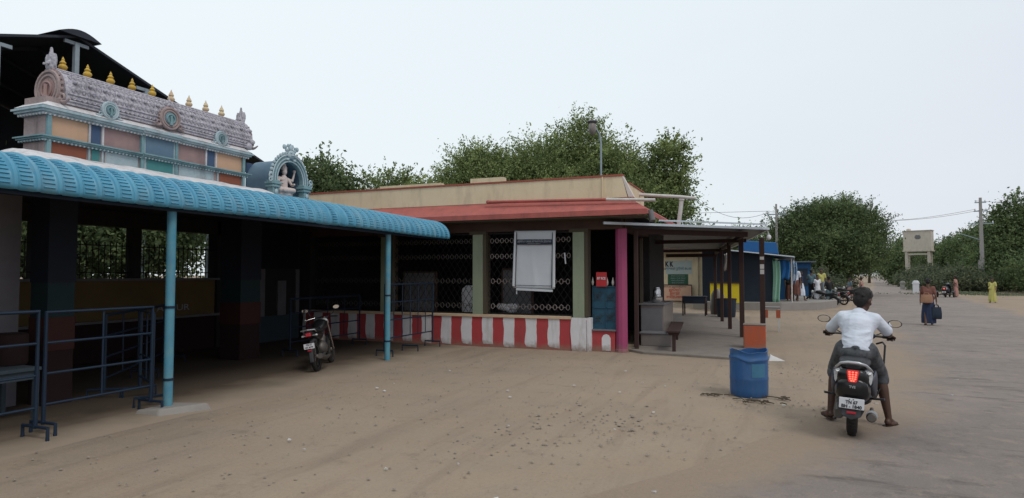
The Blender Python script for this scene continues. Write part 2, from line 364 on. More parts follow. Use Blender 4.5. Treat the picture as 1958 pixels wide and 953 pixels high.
# ================================================================ GROUND
def ground():
    m = bpy.data.materials.new('sand_ground'); m.use_nodes = True; nt = m.node_tree; p = nt.nodes['Principled BSDF']
    p.inputs['Roughness'].default_value = .95; p.inputs['Specular IOR Level'].default_value = .12
    tcn = N(nt, 'ShaderNodeTexCoord')
    def noise(sc, det=6, ro=.6, off=0):
        n = N(nt, 'ShaderNodeTexNoise'); n.inputs['Scale'].default_value = sc; n.inputs['Detail'].default_value = det; n.inputs['Roughness'].default_value = ro
        mpp = N(nt, 'ShaderNodeMapping'); mpp.inputs['Location'].default_value = (off, off * 1.7, 0); nt.links.new(tcn.outputs['Object'], mpp.inputs[0]); nt.links.new(mpp.outputs[0], n.inputs['Vector']); return n.outputs[0]
    def rng(i, a, b, lo=0, hi=1):
        r = N(nt, 'ShaderNodeMapRange'); r.inputs[1].default_value = a; r.inputs[2].default_value = b; r.inputs[3].default_value = lo; r.inputs[4].default_value = hi; nt.links.new(i, r.inputs[0]); return r.outputs[0]
    def mixc(f, a, b):
        x = N(nt, 'ShaderNodeMix'); x.data_type = 'RGBA'
        nt.links.new(f, x.inputs[0])
        for i, q in ((6, a), (7, b)):
            if isinstance(q, tuple): x.inputs[i].default_value = q + (1,)
            else: nt.links.new(q, x.inputs[i])
        return x.outputs[2]
    c = mixc(rng(noise(.35, 5, .6), .35, .65), (.318, .252, .190), (.260, .208, .158))
    c = mixc(rng(noise(1.3, 7, .7, 5), .45, .7, 0, .6), c, (.318, .238, .172))
    c = mixc(rng(noise(2.2, 8, .75, 11), .56, .70, 0, .75), c, (.19, .15, .115))
    tr = N(nt, 'ShaderNodeTexNoise'); tr.inputs['Scale'].default_value = 1.0; tr.inputs['Detail'].default_value = 7; tr.inputs['Roughness'].default_value = .6; tr.inputs['Distortion'].default_value = .4
    mt_ = N(nt, 'ShaderNodeMapping'); mt_.inputs['Rotation'].default_value = (0, 0, R(38)); mt_.inputs['Scale'].default_value = (3.2, .28, 1); nt.links.new(tcn.outputs['Object'], mt_.inputs[0]); nt.links.new(mt_.outputs[0], tr.inputs['Vector'])
    c = mixc(rng(tr.outputs[0], .52, .68, 0, .5), c, (.21, .16, .125))
    c = mixc(rng(noise(28, 5, .8, 2), .5, .75, 0, .55), c, (.20, .155, .12))
    v = N(nt, 'ShaderNodeTexVoronoi'); v.inputs['Scale'].default_value = 16; v.inputs['Randomness'].default_value = 1
    nt.links.new(tcn.outputs['Object'], v.inputs['Vector'])
    spk = rng(v.outputs['Distance'], .05, .12, 1, 0)
    gate = rng(noise(1.1, 3, .5, 31), .52, .6)
    mm = N(nt, 'ShaderNodeMath', operation='MULTIPLY'); nt.links.new(spk, mm.inputs[0]); nt.links.new(gate, mm.inputs[1])
    c = mixc(mm.outputs[0], c, (.10, .085, .07))
    nt.links.new(c, p.inputs['Base Color'])
    b = N(nt, 'ShaderNodeBump'); b.inputs['Strength'].default_value = .55; b.inputs['Distance'].default_value = .03
    ad = N(nt, 'ShaderNodeMath', operation='MULTIPLY_ADD'); nt.links.new(noise(40, 5, .7, 9), ad.inputs[0]); ad.inputs[1].default_value = .5; nt.links.new(noise(5, 5, .6, 3), ad.inputs[2])
    nt.links.new(ad.outputs[0], b.inputs['Height']); nt.links.new(b.outputs[0], p.inputs['Normal'])
    mb = MB(); nx, ny = 90, 110
    xs = [-30 + 70 * i / nx for i in range(nx + 1)]; ys = [-6 + 86 * j / ny for j in range(ny + 1)]
    xs = [-1500, -300, -80] + xs + [90, 300, 1500]; ys = [-300, -40] + ys + [160, 500, 2500]
    vs = []
    for y in ys:
        for x in xs:
            z = 0.0
            if -40 < x < 60 and -10 < y < 100:
                near = 1.0 if (x > -6.4 and y < 12.6 and x < 0.3) else 0.0
                z = .012 * near * (math.sin(x * 2.1 + y * .7) * math.sin(y * 1.7 - x * .4))
                z = min(z, .012)
            vs.append((x, y, z))
    w = len(xs); fs = [(j * w + i, j * w + i + 1, (j + 1) * w + i + 1, (j + 1) * w + i) for j in range(len(ys) - 1) for i in range(w - 1)]
    mb.add(vs, fs); o = mb.build('ground', m, smooth=True); tag(o, kind='structure')
    # road
    m2 = bpy.data.materials.new('worn_asphalt'); m2.use_nodes = True; nt = m2.node_tree; p = nt.nodes['Principled BSDF']
    tcn = N(nt, 'ShaderNodeTexCoord'); p.inputs['Roughness'].default_value = .85; p.inputs['Specular IOR Level'].default_value = .25
    c0 = mixc(rng(noise(.5, 5, .6, 4), .35, .65), (.245, .205, .185), (.195, .165, .150))
    c0 = mixc(rng(noise(3, 8, .75, 8), .52, .68, 0, .8), c0, (.12, .102, .092))
    c0 = mixc(rng(noise(55, 4, .8, 1), .48, .72, 0, .6), c0, (.30, .26, .23))
    tr = N(nt, 'ShaderNodeTexNoise'); tr.inputs['Scale'].default_value = 1.0; tr.inputs['Detail'].default_value = 8; tr.inputs['Roughness'].default_value = .65
    mt_ = N(nt, 'ShaderNodeMapping'); mt_.inputs['Rotation'].default_value = (0, 0, R(-20)); mt_.inputs['Scale'].default_value = (.5, 2.6, 1); nt.links.new(tcn.outputs['Object'], mt_.inputs[0]); nt.links.new(mt_.outputs[0], tr.inputs['Vector'])
    c0 = mixc(rng(tr.outputs[0], .57, .66, 0, .75), c0, (.105, .088, .078))
    c0 = mixc(rng(noise(2.4, 8, .8, 21), .52, .66, 0, .8), c0, (.30, .240, .195))
    at = N(nt, 'ShaderNodeAttribute'); at.attribute_name = 'edge'
    ad = N(nt, 'ShaderNodeMath', operation='MULTIPLY_ADD'); nt.links.new(noise(1.2, 8, .75, 6), ad.inputs[0]); ad.inputs[1].default_value = 1.3; nt.links.new(at.outputs['Fac'], ad.inputs[2])
    fe = rng(ad.outputs[0], .88, 1.38)
    sand = mixc(rng(noise(28, 5, .8, 2), .5, .75, 0, .6), (.29, .222, .165), (.19, .152, .122))
    c0 = mixc(fe, c0, sand)
    nt.links.new(c0, p.inputs['Base Color'])
    b = N(nt, 'ShaderNodeBump'); b.inputs['Strength'].default_value = .8; b.inputs['Distance'].default_value = .03
    ad2 = N(nt, 'ShaderNodeMath', operation='MULTIPLY_ADD'); nt.links.new(noise(45, 6, .8, 9), ad2.inputs[0]); ad2.inputs[1].default_value = .5; nt.links.new(noise(6, 6, .75, 15), ad2.inputs[2]); nt.links.new(ad2.outputs[0], b.inputs['Height']); nt.links.new(b.outputs[0], p.inputs['Normal'])
    L = [(-1.6, -5), (-1.3, 3), (-.6, 5.2), (.5, 7.2), (1.4, 9), (2.0, 11), (2.4, 14.5), (3.0, 20), (3.9, 31.5), (6.4, 50), (9.4, 70), (14.5, 105), (22, 160), (45, 330), (170, 1300)]
    Rr = [(8.5, -5), (8.3, 3), (8.2, 5.2), (8.2, 8), (8.3, 11), (8.5, 14.5), (8.9, 20), (9.9, 31.5), (12.4, 50), (15.2, 70), (20.3, 105), (28, 160), (53, 330), (185, 1300)]
    def interp(P, y):
        for a, b_ in zip(P, P[1:]):
            if a[1] <= y <= b_[1]: t = (y - a[1]) / (b_[1] - a[1]); return a[0] + (b_[0] - a[0]) * t
        return P[-1][0]
    ys = [-4 + i * .25 for i in range(100)] + [21 + i * 1.0 for i in range(80)] + [105, 130, 160, 220, 330, 600, 1290]
    n = 24; vs = []; ed = []
    for y in ys:
        l = interp(L, y) - .5 + .25 * math.sin(y * 1.3) * math.sin(y * .41); r = interp(Rr, y) + .4 + .25 * math.sin(y * .9)
        for i in range(n + 1):
            t = i / n; vs.append((l + (r - l) * t, y, .0165 if y < 14 else .006)); dl = min(t, 1 - t) * (r - l)
            ed.append(max(0, 1 - dl / (1.5 if y < 25 else .9)))
    fs = [(j * (n + 1) + i, j * (n + 1) + i + 1, (j + 1) * (n + 1) + i + 1, (j + 1) * (n + 1) + i) for j in range(len(ys) - 1) for i in range(n)]
    mb = MB(); mb.add(vs, fs); o = mb.build('road', m2)
    a = o.data.attributes.new('edge', 'FLOAT', 'POINT'); a.data.foreach_set('value', ed); tag(o, kind='structure')
ground()

def floor_shade():  # floor sheet coloured dark to paint in the shade under hall and canopy
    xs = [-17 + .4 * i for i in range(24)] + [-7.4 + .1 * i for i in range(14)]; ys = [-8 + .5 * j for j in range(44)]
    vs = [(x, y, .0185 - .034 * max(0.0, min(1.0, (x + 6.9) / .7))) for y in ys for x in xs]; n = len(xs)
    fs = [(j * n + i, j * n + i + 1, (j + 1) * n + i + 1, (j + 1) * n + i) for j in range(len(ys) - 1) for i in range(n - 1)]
    m = bpy.data.materials.new('floor_shade_colour'); m.use_nodes = True; nt = m.node_tree; p = nt.nodes['Principled BSDF']; p.inputs['Roughness'].default_value = .9; p.inputs['Specular IOR Level'].default_value = .1
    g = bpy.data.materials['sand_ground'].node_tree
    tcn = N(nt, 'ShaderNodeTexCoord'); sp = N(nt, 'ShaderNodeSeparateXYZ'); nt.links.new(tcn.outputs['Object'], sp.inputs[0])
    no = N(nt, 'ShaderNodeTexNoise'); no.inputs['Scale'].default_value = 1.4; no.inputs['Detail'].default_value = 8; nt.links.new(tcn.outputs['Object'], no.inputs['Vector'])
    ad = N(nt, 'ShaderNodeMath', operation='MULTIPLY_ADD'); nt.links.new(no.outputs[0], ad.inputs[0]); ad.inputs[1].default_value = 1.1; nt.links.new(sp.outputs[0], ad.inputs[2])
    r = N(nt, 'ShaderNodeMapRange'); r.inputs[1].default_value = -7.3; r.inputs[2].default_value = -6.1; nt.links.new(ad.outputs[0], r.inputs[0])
    x = N(nt, 'ShaderNodeMix'); x.data_type = 'RGBA'; nt.links.new(r.outputs[0], x.inputs[0]); x.inputs[6].default_value = (.075, .058, .044, 1); x.inputs[7].default_value = (.288, .230, .172, 1)  # painted shade blends out into the sand colour
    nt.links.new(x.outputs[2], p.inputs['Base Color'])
    mb = MB(); mb.add(vs, fs); tag(mb.build('floor_shade', m), kind='structure')
floor_shade()
def scatter():
    mb = MB()
    def pebble(x, y, r, z0=0.012):
        k = [(1, 0, 0), (.4, .8, .1), (-.6, .7, 0), (-1, -.1, .1), (-.4, -.8, 0), (.6, -.7, .1)]
        a = random.random() * 6.28; ca, sa = math.cos(a), math.sin(a)
        vs = [(x + r * (q[0] * ca - q[1] * sa), y + r * (q[0] * sa + q[1] * ca), z0 + r * .1) for q in k] + [(x + r * .2 * random.random(), y, z0 + r * .75)] + [(x, y, z0 - r * .3)]
        mb.add(vs, [(i, (i + 1) % 6, 6) for i in range(6)] + [((i + 1) % 6, i, 7) for i in range(6)])
    for i in range(900):
        y = 2.8 + 10 * random.random() ** 1.3; x = -6.5 + (7.2 + y * .35) * random.random()
        pebble(x, y, random.uniform(.006, .018))
    for cx, cy, n_, sp in [(-1.5, 7.2, 110, .5), (-2.2, 6.3, 60, .45), (-.1, 9.0, 60, .35), (.7, 12.0, 120, .7), (-2.3, 6.6, 80, .9), (1.6, 5.6, 120, 1.0)]:
        for i in range(n_): pebble(random.gauss(cx, sp), random.gauss(cy, sp * .9), random.uniform(.005, .020) * (1 if random.random() < .93 else 1.6))
    tag(mb.build('gravel', 'stone'), kind='stuff')
    mb = MB()
    for i in range(34):
        y = 3 + 9.5 * random.random(); x = -5.5 + (6.2 + y * .2) * random.random(); s_ = random.uniform(.01, .03); a = random.random() * 6.3
        mb.prism([(x + s_ * math.cos(a + t), y + s_ * .7 * math.sin(a + t), .018) for t in (0, 1.4, 3.2, 4.6)], [(x + s_ * math.cos(a + t), y + s_ * .7 * math.sin(a + t), .018 + random.uniform(.004, .015)) for t in (0, 1.4, 3.2, 4.6)])
    tag(mb.build('paper_litter', 'litter'), kind='stuff')
    mb = MB(); 
    for cx, cy in [(-.25, 9.0), (.12, 9.35), (-.05, 9.05), (-.75, 9.3)]:
        for k in range(9):
            a = random.random() * 6.28; l = random.uniform(.06, .2); x, y = random.gauss(cx, .1), random.gauss(cy, .05)
            mb.tube([(x, y, .022), (x + l * .5 * math.cos(a), y + l * .4 * math.sin(a), .035), (x + l * math.cos(a + .6), y + l * .6 * math.sin(a + .6), .02)], .007, 5)
    tag(mb.build('dry_leaf_litter', 'pil_brown'), kind='stuff')
scatter()

# ================================================================ TEMPLE HALL
def ribbed_canopy():
    t = thing('blue_canopy', 'long light blue ribbed sheet canopy along the temple front with a curved edge', 'canopy', (-6.8, 8, 0))
    # profile in (dx, z): flat roof then quarter curve down to the lip; dx measured from x=-6.8
    prof = [(-1.75, 2.99), (-1.2, 2.985), (-.72, 2.975)]
    for a in range(80, -11, -9): prof.append((-.62 + .52 * math.cos(R(a)) + .10, 2.60 + .36 * math.sin(R(a))))
    prof = [(dx if dx < 0 else 0, z) for dx, z in prof]
    mb = MB(); y = -6.0; sec = []; pitch = .21
    Y1 = 12.93
    yy = []; k = 0
    while y < Y1:
        yy += [(y, 0), (y + .135, 0), (y + .145, .010), (y + .152, .024), (y + .170, .028), (y + .188, .024), (y + .197, .010)]; y += pitch
    yy = [q for q in yy if q[0] <= Y1]
    rows = []
    for (y, h) in yy:
        row = []
        dent = .05 * math.exp(-((y - 8.55) / .22) ** 2) + .03 * math.exp(-((y - 9.0) / .1) ** 2)
        sag = .012 * math.sin(y * .9)
        for i, (dx, z) in enumerate(prof):
            p0 = prof[max(i - 1, 0)]; p1 = prof[min(i + 1, len(prof) - 1)]
            tx, tz = p1[0] - p0[0], p1[1] - p0[1]; L = math.hypot(tx, tz); nx, nz = -tz / L, tx / L
            if nz < 0 and nx < 0: nx, nz = -nx, -nz
            d = h - dent * max(0, (i - 3)) / 8
            row.append((-6.8 + dx + abs(nx) * d, y, z + abs(nz) * d + sag))
        rows.append(row)
    n = len(prof); vs = [v for r in rows for v in r]; fs = [(j * n + i, j * n + i + 1, (j + 1) * n + i + 1, (j + 1) * n + i) for j in range(len(rows) - 1) for i in range(n - 1)]
    # underside 3 mm thick
    mb.add(vs, fs)
    # pressed cross ribs: short raised dashes between the long ribs on the curve
    y = -6.0
    while y + .16 < Y1:
        for q in range(11):
            a = R(72 - q * 7.2); 
            cx = -6.8 + min(0, -.62 + .52 * math.cos(a) + .10); cz = 2.60 + .36 * math.sin(a) + .012 * math.sin(y * .9)
            dent = .05 * math.exp(-((y + .1 - 8.55) / .22) ** 2) + .03 * math.exp(-((y + .1 - 9.0) / .1) ** 2)
            nx, nz = math.cos(a), math.sin(a); k_ = max(0, 2 + q) / 10
            cx -= nx * dent * k_; cz -= nz * dent * k_
            p = Vector((cx + nx * .004, y + .014, cz + nz * .004)); q_ = Vector((cx + nx * .004, y + .122, cz + nz * .004))
            mb.tube([p, q_], .0075, 5)
        y += pitch
    o = mb.build('roof_sheet', 'sky_blue', t, smooth=True)
    s = o.modifiers.new('thick', 'SOLIDIFY'); s.thickness = .003
    b = MB(); b.box(-6.95, -6.89, -5.9, 12.85, 2.50, 2.56)
    for y in (-3, 0, 2.2, 4.0, 5.75, 7.5, 9.2, 10.9, 12.6): b.box(-8.4, -7.22, y - .02, y + .02, 2.86, 2.90)
    b.build('beam', 'rail_blue', t)
    for y in (-3.4, .9, 5.72, 10.62):
        p = MB(); p.lathe([(.055, 0.0), (.055, 2.5)], (-6.97, y, 0), 16); po = p.build('post', 'post_blue', t, smooth=True)
        [MB().lathe([(.062, z), (.062, z + .03)], (-6.97, y, 0), 16).build('wire_tie', 'rail_blue', po) for z in (.38, 1.28)]
    f = MB(); f.prism([(-7.16, 5.36, -.05), (-6.74, 5.40, -.05), (-6.50, 6.02, -.05), (-7.16, 5.98, -.05)], [(-7.12, 5.42, .06), (-6.80, 5.46, .085), (-6.58, 5.98, .085), (-7.12, 5.93, .06)])
    f.build('footing', 'apron', t, bevel=.02)
ribbed_canopy()

def temple():
    t = thing('temple_hall', 'dim temple hall behind the blue canopy with whitewashed roof edge and painted pillars', 'temple', (-11, 8, 0))
    m = MB()
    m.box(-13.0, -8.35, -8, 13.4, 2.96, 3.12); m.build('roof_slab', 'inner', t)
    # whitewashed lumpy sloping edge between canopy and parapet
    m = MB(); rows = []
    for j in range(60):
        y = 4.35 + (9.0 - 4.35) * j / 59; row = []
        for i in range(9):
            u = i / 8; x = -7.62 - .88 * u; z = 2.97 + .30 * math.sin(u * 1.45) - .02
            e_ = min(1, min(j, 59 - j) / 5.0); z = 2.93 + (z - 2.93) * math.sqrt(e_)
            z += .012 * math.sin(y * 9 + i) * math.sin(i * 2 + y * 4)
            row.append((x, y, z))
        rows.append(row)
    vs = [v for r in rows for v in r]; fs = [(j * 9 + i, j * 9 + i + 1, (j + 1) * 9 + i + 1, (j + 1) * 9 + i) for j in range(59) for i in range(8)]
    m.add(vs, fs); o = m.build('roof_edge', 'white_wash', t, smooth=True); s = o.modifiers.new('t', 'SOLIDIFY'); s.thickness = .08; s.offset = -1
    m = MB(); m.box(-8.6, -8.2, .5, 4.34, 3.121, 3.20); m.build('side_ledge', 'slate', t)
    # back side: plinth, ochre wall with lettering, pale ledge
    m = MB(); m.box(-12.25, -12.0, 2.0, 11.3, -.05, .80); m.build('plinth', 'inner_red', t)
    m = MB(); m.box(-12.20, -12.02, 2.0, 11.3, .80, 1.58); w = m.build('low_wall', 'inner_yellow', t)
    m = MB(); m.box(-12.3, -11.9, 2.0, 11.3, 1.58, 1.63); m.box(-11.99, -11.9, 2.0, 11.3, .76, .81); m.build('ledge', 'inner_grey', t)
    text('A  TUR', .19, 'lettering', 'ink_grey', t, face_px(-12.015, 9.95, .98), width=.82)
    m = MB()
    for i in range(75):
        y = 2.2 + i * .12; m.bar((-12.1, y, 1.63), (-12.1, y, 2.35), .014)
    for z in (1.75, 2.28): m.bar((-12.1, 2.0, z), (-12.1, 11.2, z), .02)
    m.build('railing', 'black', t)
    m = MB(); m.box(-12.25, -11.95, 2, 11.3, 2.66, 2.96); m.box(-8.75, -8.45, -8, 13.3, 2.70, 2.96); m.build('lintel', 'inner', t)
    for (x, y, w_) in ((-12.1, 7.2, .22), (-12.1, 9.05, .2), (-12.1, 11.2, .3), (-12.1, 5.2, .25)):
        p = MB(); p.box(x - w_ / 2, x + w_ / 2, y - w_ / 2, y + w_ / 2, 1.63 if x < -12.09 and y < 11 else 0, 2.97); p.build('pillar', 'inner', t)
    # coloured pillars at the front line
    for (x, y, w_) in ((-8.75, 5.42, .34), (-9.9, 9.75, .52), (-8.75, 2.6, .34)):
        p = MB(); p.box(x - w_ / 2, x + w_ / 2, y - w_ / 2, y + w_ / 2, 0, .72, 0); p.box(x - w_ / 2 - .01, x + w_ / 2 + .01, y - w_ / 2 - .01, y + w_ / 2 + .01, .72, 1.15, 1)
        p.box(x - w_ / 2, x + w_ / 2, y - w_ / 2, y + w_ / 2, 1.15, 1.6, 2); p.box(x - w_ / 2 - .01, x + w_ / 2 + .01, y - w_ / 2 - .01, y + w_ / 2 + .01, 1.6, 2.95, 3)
        p.build('pillar', ['inner_red', 'shaded_rust', 'shaded_teal', 'shaded_navy'], t)
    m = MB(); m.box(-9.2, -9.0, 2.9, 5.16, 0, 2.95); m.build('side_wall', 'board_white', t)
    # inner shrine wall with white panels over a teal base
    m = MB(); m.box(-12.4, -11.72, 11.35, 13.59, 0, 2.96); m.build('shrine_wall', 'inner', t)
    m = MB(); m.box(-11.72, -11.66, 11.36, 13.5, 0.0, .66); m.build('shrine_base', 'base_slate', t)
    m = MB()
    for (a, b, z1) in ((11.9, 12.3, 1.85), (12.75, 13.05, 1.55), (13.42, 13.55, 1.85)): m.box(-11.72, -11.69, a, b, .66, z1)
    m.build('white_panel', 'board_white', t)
    m = MB(); m.box(-11.72, -11.70, 11.4, 13.5, 1.86, 2.9); m.build('blue_band', 'shaded_navy', t)
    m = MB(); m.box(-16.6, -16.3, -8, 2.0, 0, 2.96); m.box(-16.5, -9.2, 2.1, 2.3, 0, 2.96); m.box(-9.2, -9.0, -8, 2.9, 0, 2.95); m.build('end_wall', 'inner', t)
temple()

def finial(parent, y, mt, cap, s=1.0):
    m = MB(); P = [(.052, 0), (.045, .02), (.03, .035), (.048, .055), (.056, .08), (.045, .105), (.028, .12), (.036, .13), (.040, .145), (.024, .165), (.016, .18), (.02, .19), (.010, .215), (.002, .235)]
    m.lathe([(r * s, z * s * .92) for r, z in P], (-8.80, y, 4.44), 14); o = m.build('finial', mt, parent, smooth=True)
    if cap:
        c = MB(); c.lathe([(.041 * s, .13 * s), (.030 * s, .16 * s), (.014 * s, .19 * s), (.003, .226 * s)], (-8.80, y, 4.44), 14); c.build('finial_cap', cap, o, smooth=True)
def kudu(parent, x, y, z, w, h, m1, m2, name='horseshoe_gable', axis='x', sgn=1):
    """ornamental horseshoe gable: disc, rings, scroll wings and a crown, facing +X or -Y"""
    m = MB(); r = w * .34; cz = z + r * 1.05
    def T(mb):
        if axis == 'x': return mb.xform(Matrix.Translation((x, y, 0)))
        return mb.xform(Matrix.Translation((x, y, 0)) @ Matrix.Rotation(R(-90), 4, 'Z'))
    m.lathe([(r * 1.12, -.03), (r * 1.15, .015), (r * .92, .03)], (0, 0, cz), 26, axis='x')
    for rr, t_ in ((1.05, .014), (.80, .012)): m.torus((.03, 0, cz), r * rr, t_ + r * .05, 'x', 26, 6)
    for s in (-1, 1):     # scroll wings
        pts = [(.02, s * r * (1.0 + .9 * k / 8), cz - r * .75 - .18 * r * math.sin(k / 8 * 3.1)) for k in range(9)]
        m.tube(pts, [r * .17 * (1 - k / 11) for k in range(9)], 7); m.torus((.02, s * r * 1.25, cz - r * .6), r * .18, r * .07, 'x', 12, 5)
    for k in range(15):
        a = R(-20 + 220 * k / 14); m.ell((.015, r * 1.18 * math.cos(a), cz + r * 1.18 * math.sin(a)), (r * .09, r * .11, r * .11), 6, 4)
    o = T(m).build(name, m1, parent, smooth=True)
    k2 = MB(); k2.lathe([(r * .66, .02), (r * .6, .045), (r * .3, .04)], (0, 0, cz), 20, axis='x'); k2.torus((.05, 0, cz - .05 * r), r * .44, r * .07, 'x', 20, 6, a0=-60, a1=240)
    k2.tube([(.055, 0, cz - r * .7), (.06, 0, cz - r * .2), (.055, 0, cz + r * .25)], [r * .2, r * .1, r * .13], 7)
    T(k2).build('medallion', m2, o, smooth=True)
    c = MB(); top = cz + r * 1.15; hh = z + h - top
    c.ell((0, 0, top + hh * .2), (r * .25, r * .38, hh * .3), 10, 6)
    for s in (-1, 0, 1): c.ell((.0, s * r * .28, top + hh * (.55 - .12 * abs(s))), (r * .16, r * .17, hh * .34), 8, 5)
    c.ell((0, 0, top + hh * .85), (r * .09, r * .09, hh * .2), 7, 5)
    for s in (-1, 1): c.ell((.02 + r * .2, s * r * .16, top + hh * .25), r * .09, 6, 4)
    T(c).build('crown', 'lavender', o, smooth=True)
def gopuram():
    t = thing('ornate_parapet_shrine', 'pastel painted temple parapet with barrel roof, horseshoe gables and a row of nine finials', 'temple parapet', (-8.7, 6.85, 3.1))
    X0, X1, Y0, Y1 = -8.95, -8.52, 5.12, 8.43
    m = MB(); m.box(X0, X1, Y0, Y1, 3.05, 4.0); m.build('body', 'pinkstone', t)
    # projecting centre bay
    m = MB(); m.box(X1, X1 + .03, 6.47, 7.00, 3.10, 3.80); m.build('centre_bay', 'pale_teal', t)
    def cornice(z, prof, mt, name):
        m = MB()
        for (d, z0, z1) in prof: m.box(X0 - d, X1 + d, Y0 - d, Y1 + d, z + z0, z + z1)
        for (d, z0, z1) in prof: m.box(X1 + d - .002, X1 + d + .03, 6.42, 7.05, z + z0 + .001, z + z1 + .002)
        d = prof[0][0]; b = m; b.m = 1; n = 62
        for k in range(n):
            y = Y0 - d + .02 + (Y1 - Y0 + 2 * d - .04) * k / (n - 1); xx = X1 + d + (.03 if 6.42 < y < 7.05 else 0)
            b.ell((xx, y, z + prof[0][1] + .004), (.014, .017, .018), 6, 4)
        for k in range(9): b.ell((X0 - d + .02 + (X1 - X0 + 2 * d) * k / 8.5, Y0 - d, z + prof[0][1] + .004), (.017, .014, .018), 6, 4)
        m.build(name, [mt, 'pale_teal' if mt == 'teal' else 'white_wash'], t)
    cornice(3.42, [(.04, 0, .022), (.062, .022, .045), (.085, .045, .062)], 'teal', 'moulding')
    cornice(3.755, [(.05, 0, .03), (.08, .03, .06), (.105, .06, .085), (.075, .085, .11)], 'pale_teal', 'cornice')
    # white rough cap of the cornice
    m = MB(); m.prism([(X0 - .08, Y0 - .08, 3.863), (X1 + .08, Y0 - .08, 3.863), (X1 + .08, Y1 + .08, 3.863), (X0 - .08, Y1 + .08, 3.863)], [(X0, Y0 + .05, 3.95), (X1 - .02, Y0 + .05, 3.95), (X1 - .02, Y1 - .05, 3.95), (X0, Y1 - .05, 3.95)])
    m.build('cornice_cap', 'white_wash', t)
    top = [(5.17, 5.66, 'peach'), (5.70, 5.84, 'navy'), (5.89, 6.41, 'mauve'), (6.50, 6.97, 'slate'), (7.07, 7.57, 'mauve'), (7.62, 7.77, 'navy'), (7.82, 8.35, 'peach')]
    for a, b, mt in top:
        m = MB(); x = X1 + (.03 if mt == 'slate' else 0); m.box(x, x + .006, a, b, 3.487, 3.752); m.build('panel', mt, t)
    for a, b, mt in [(5.12, 5.66, 'redbrown'), (5.70, 5.84, 'green_teal'), (5.89, 6.41, 'pale_teal'), (6.50, 6.97, 'green_teal'), (7.07, 7.77, 'pale_teal'), (7.86, 8.38, 'redbrown')]:
        m = MB(); x = X1 + (.03 if a == 6.50 else 0); m.box(x, x + .006, a + .02, b - .01, 3.19, 3.415); m.build('panel', mt, t)
    for y, mt in ((5.15, 'teal'), (6.45, 'teal'), (7.02, 'teal'), (8.375, 'teal')):
        m = MB(); m.box(X1 + .001, X1 + .045, y - .025, y + .025, 3.12, 3.756); m.build('pilaster', mt, t)
    for y in (5.68, 5.865, 7.595, 7.795): m = MB(); m.box(X1 + .001, X1 + .02, y - .014, y + .014, 3.487, 3.754); m.build('pilaster', 'white_wash', t)
    for y in (5.68, 5.865, 7.835): m = MB(); m.box(X1 + .001, X1 + .02, y - .012, y + .012, 3.13, 3.418); m.build('pilaster', 'pale_teal', t)
    # barrel roof with carved relief
    prof = [];
    for k in range(17):
        a = math.pi * k / 16; prof.append((-8.80 + .30 * math.cos(a), 3.95 + .50 * math.sin(a) ** .8))
    m = MB(); m.prism([(x, 5.36, z) for x, z in prof], [(x, 8.60, z) for x, z in prof]); o = m.build('barrel_roof', 'lavender', t)
    r = MB()
    def on(a, y, d=0.0): ca, sa = math.cos(a), max(math.sin(a), 0); return (-8.80 + (.30 + d) * ca, y, 3.95 + (.50 + d) * sa ** .8)
    yb = 5.42
    n = 46
    for k in range(n):
        y = yb + 3.14 * k / n; h = 3.14 / n
        for (a0, a1, off) in ((14, 26, 0), (26, 40, .5), (40, 54, 0)):
            yy = y + off * h; am = R((a0 + a1) / 2)
            c = on(am, yy + h / 2, .035 + .012 * hsh(k, a0)); q = [on(R(a0), yy + h / 2, .006), on(am, yy + h * .96, .006), on(R(a1), yy + h / 2, .006), on(am, yy + .04 * h, .006)]
            if k % 3 == 0 and off == .5: r.ell(on(am, yy + h / 2, .02), (.028, .03, .028), 7, 5)
            else: r.add(q + [c], [(0, 1, 4), (1, 2, 4), (2, 3, 4), (3, 0, 4)])
        r.torus(on(R(8), y + h / 2, .01), h * .45, .010, 'x', 8, 4, a0=180, a1=360)
        r.torus(on(R(62), y + h / 2, .012), h * .5, .010, 'x', 8, 4, a0=180, a1=360)
    for a in (3, 12, 57, 68, 80): r.tube([on(R(a), 5.37, .004), on(R(a), 8.58, .004)], .013, 6)
    r.build('carved_relief', 'lavender', o)
    ys = [5.49 + .334 * k for k in range(9)]
    for k, y in enumerate(ys): finial(t, y, 'gold' if k < 5 else 'cream_fin', None if k < 5 else 'cream_fin')
    m = MB(); m.box(-8.86, -8.74, 5.40, 8.56, 4.42, 4.455); m.build('ridge_band', 'pinkstone', t)
    kudu(t, -8.49, 5.93, 3.88, .31, .30, 'pale_teal', 'teal'); kudu(t, -8.48, 6.87, 3.94, .44, .47, 'pinkstone', 'teal'); kudu(t, -8.49, 7.86, 3.88, .31, .31, 'pale_teal', 'teal')
    # big end gables
    for yy, sg in ((5.34, 1), (8.60, 1)): kudu(t, -8.80, yy, 3.93, .66, .80, 'pinkstone', 'mauve', 'end_gable', 'y')
    m = MB()     # small lion lump at the right end
    m.ell((-8.5, 8.50, 3.98), (.06, .07, .07), 8, 6); m.ell((-8.46, 8.54, 4.06), .045, 8, 6); m.ell((-8.52, 8.48, 4.1), .03, 6, 5); m.build('corner_figure', 'lavender', t, smooth=True)
gopuram()

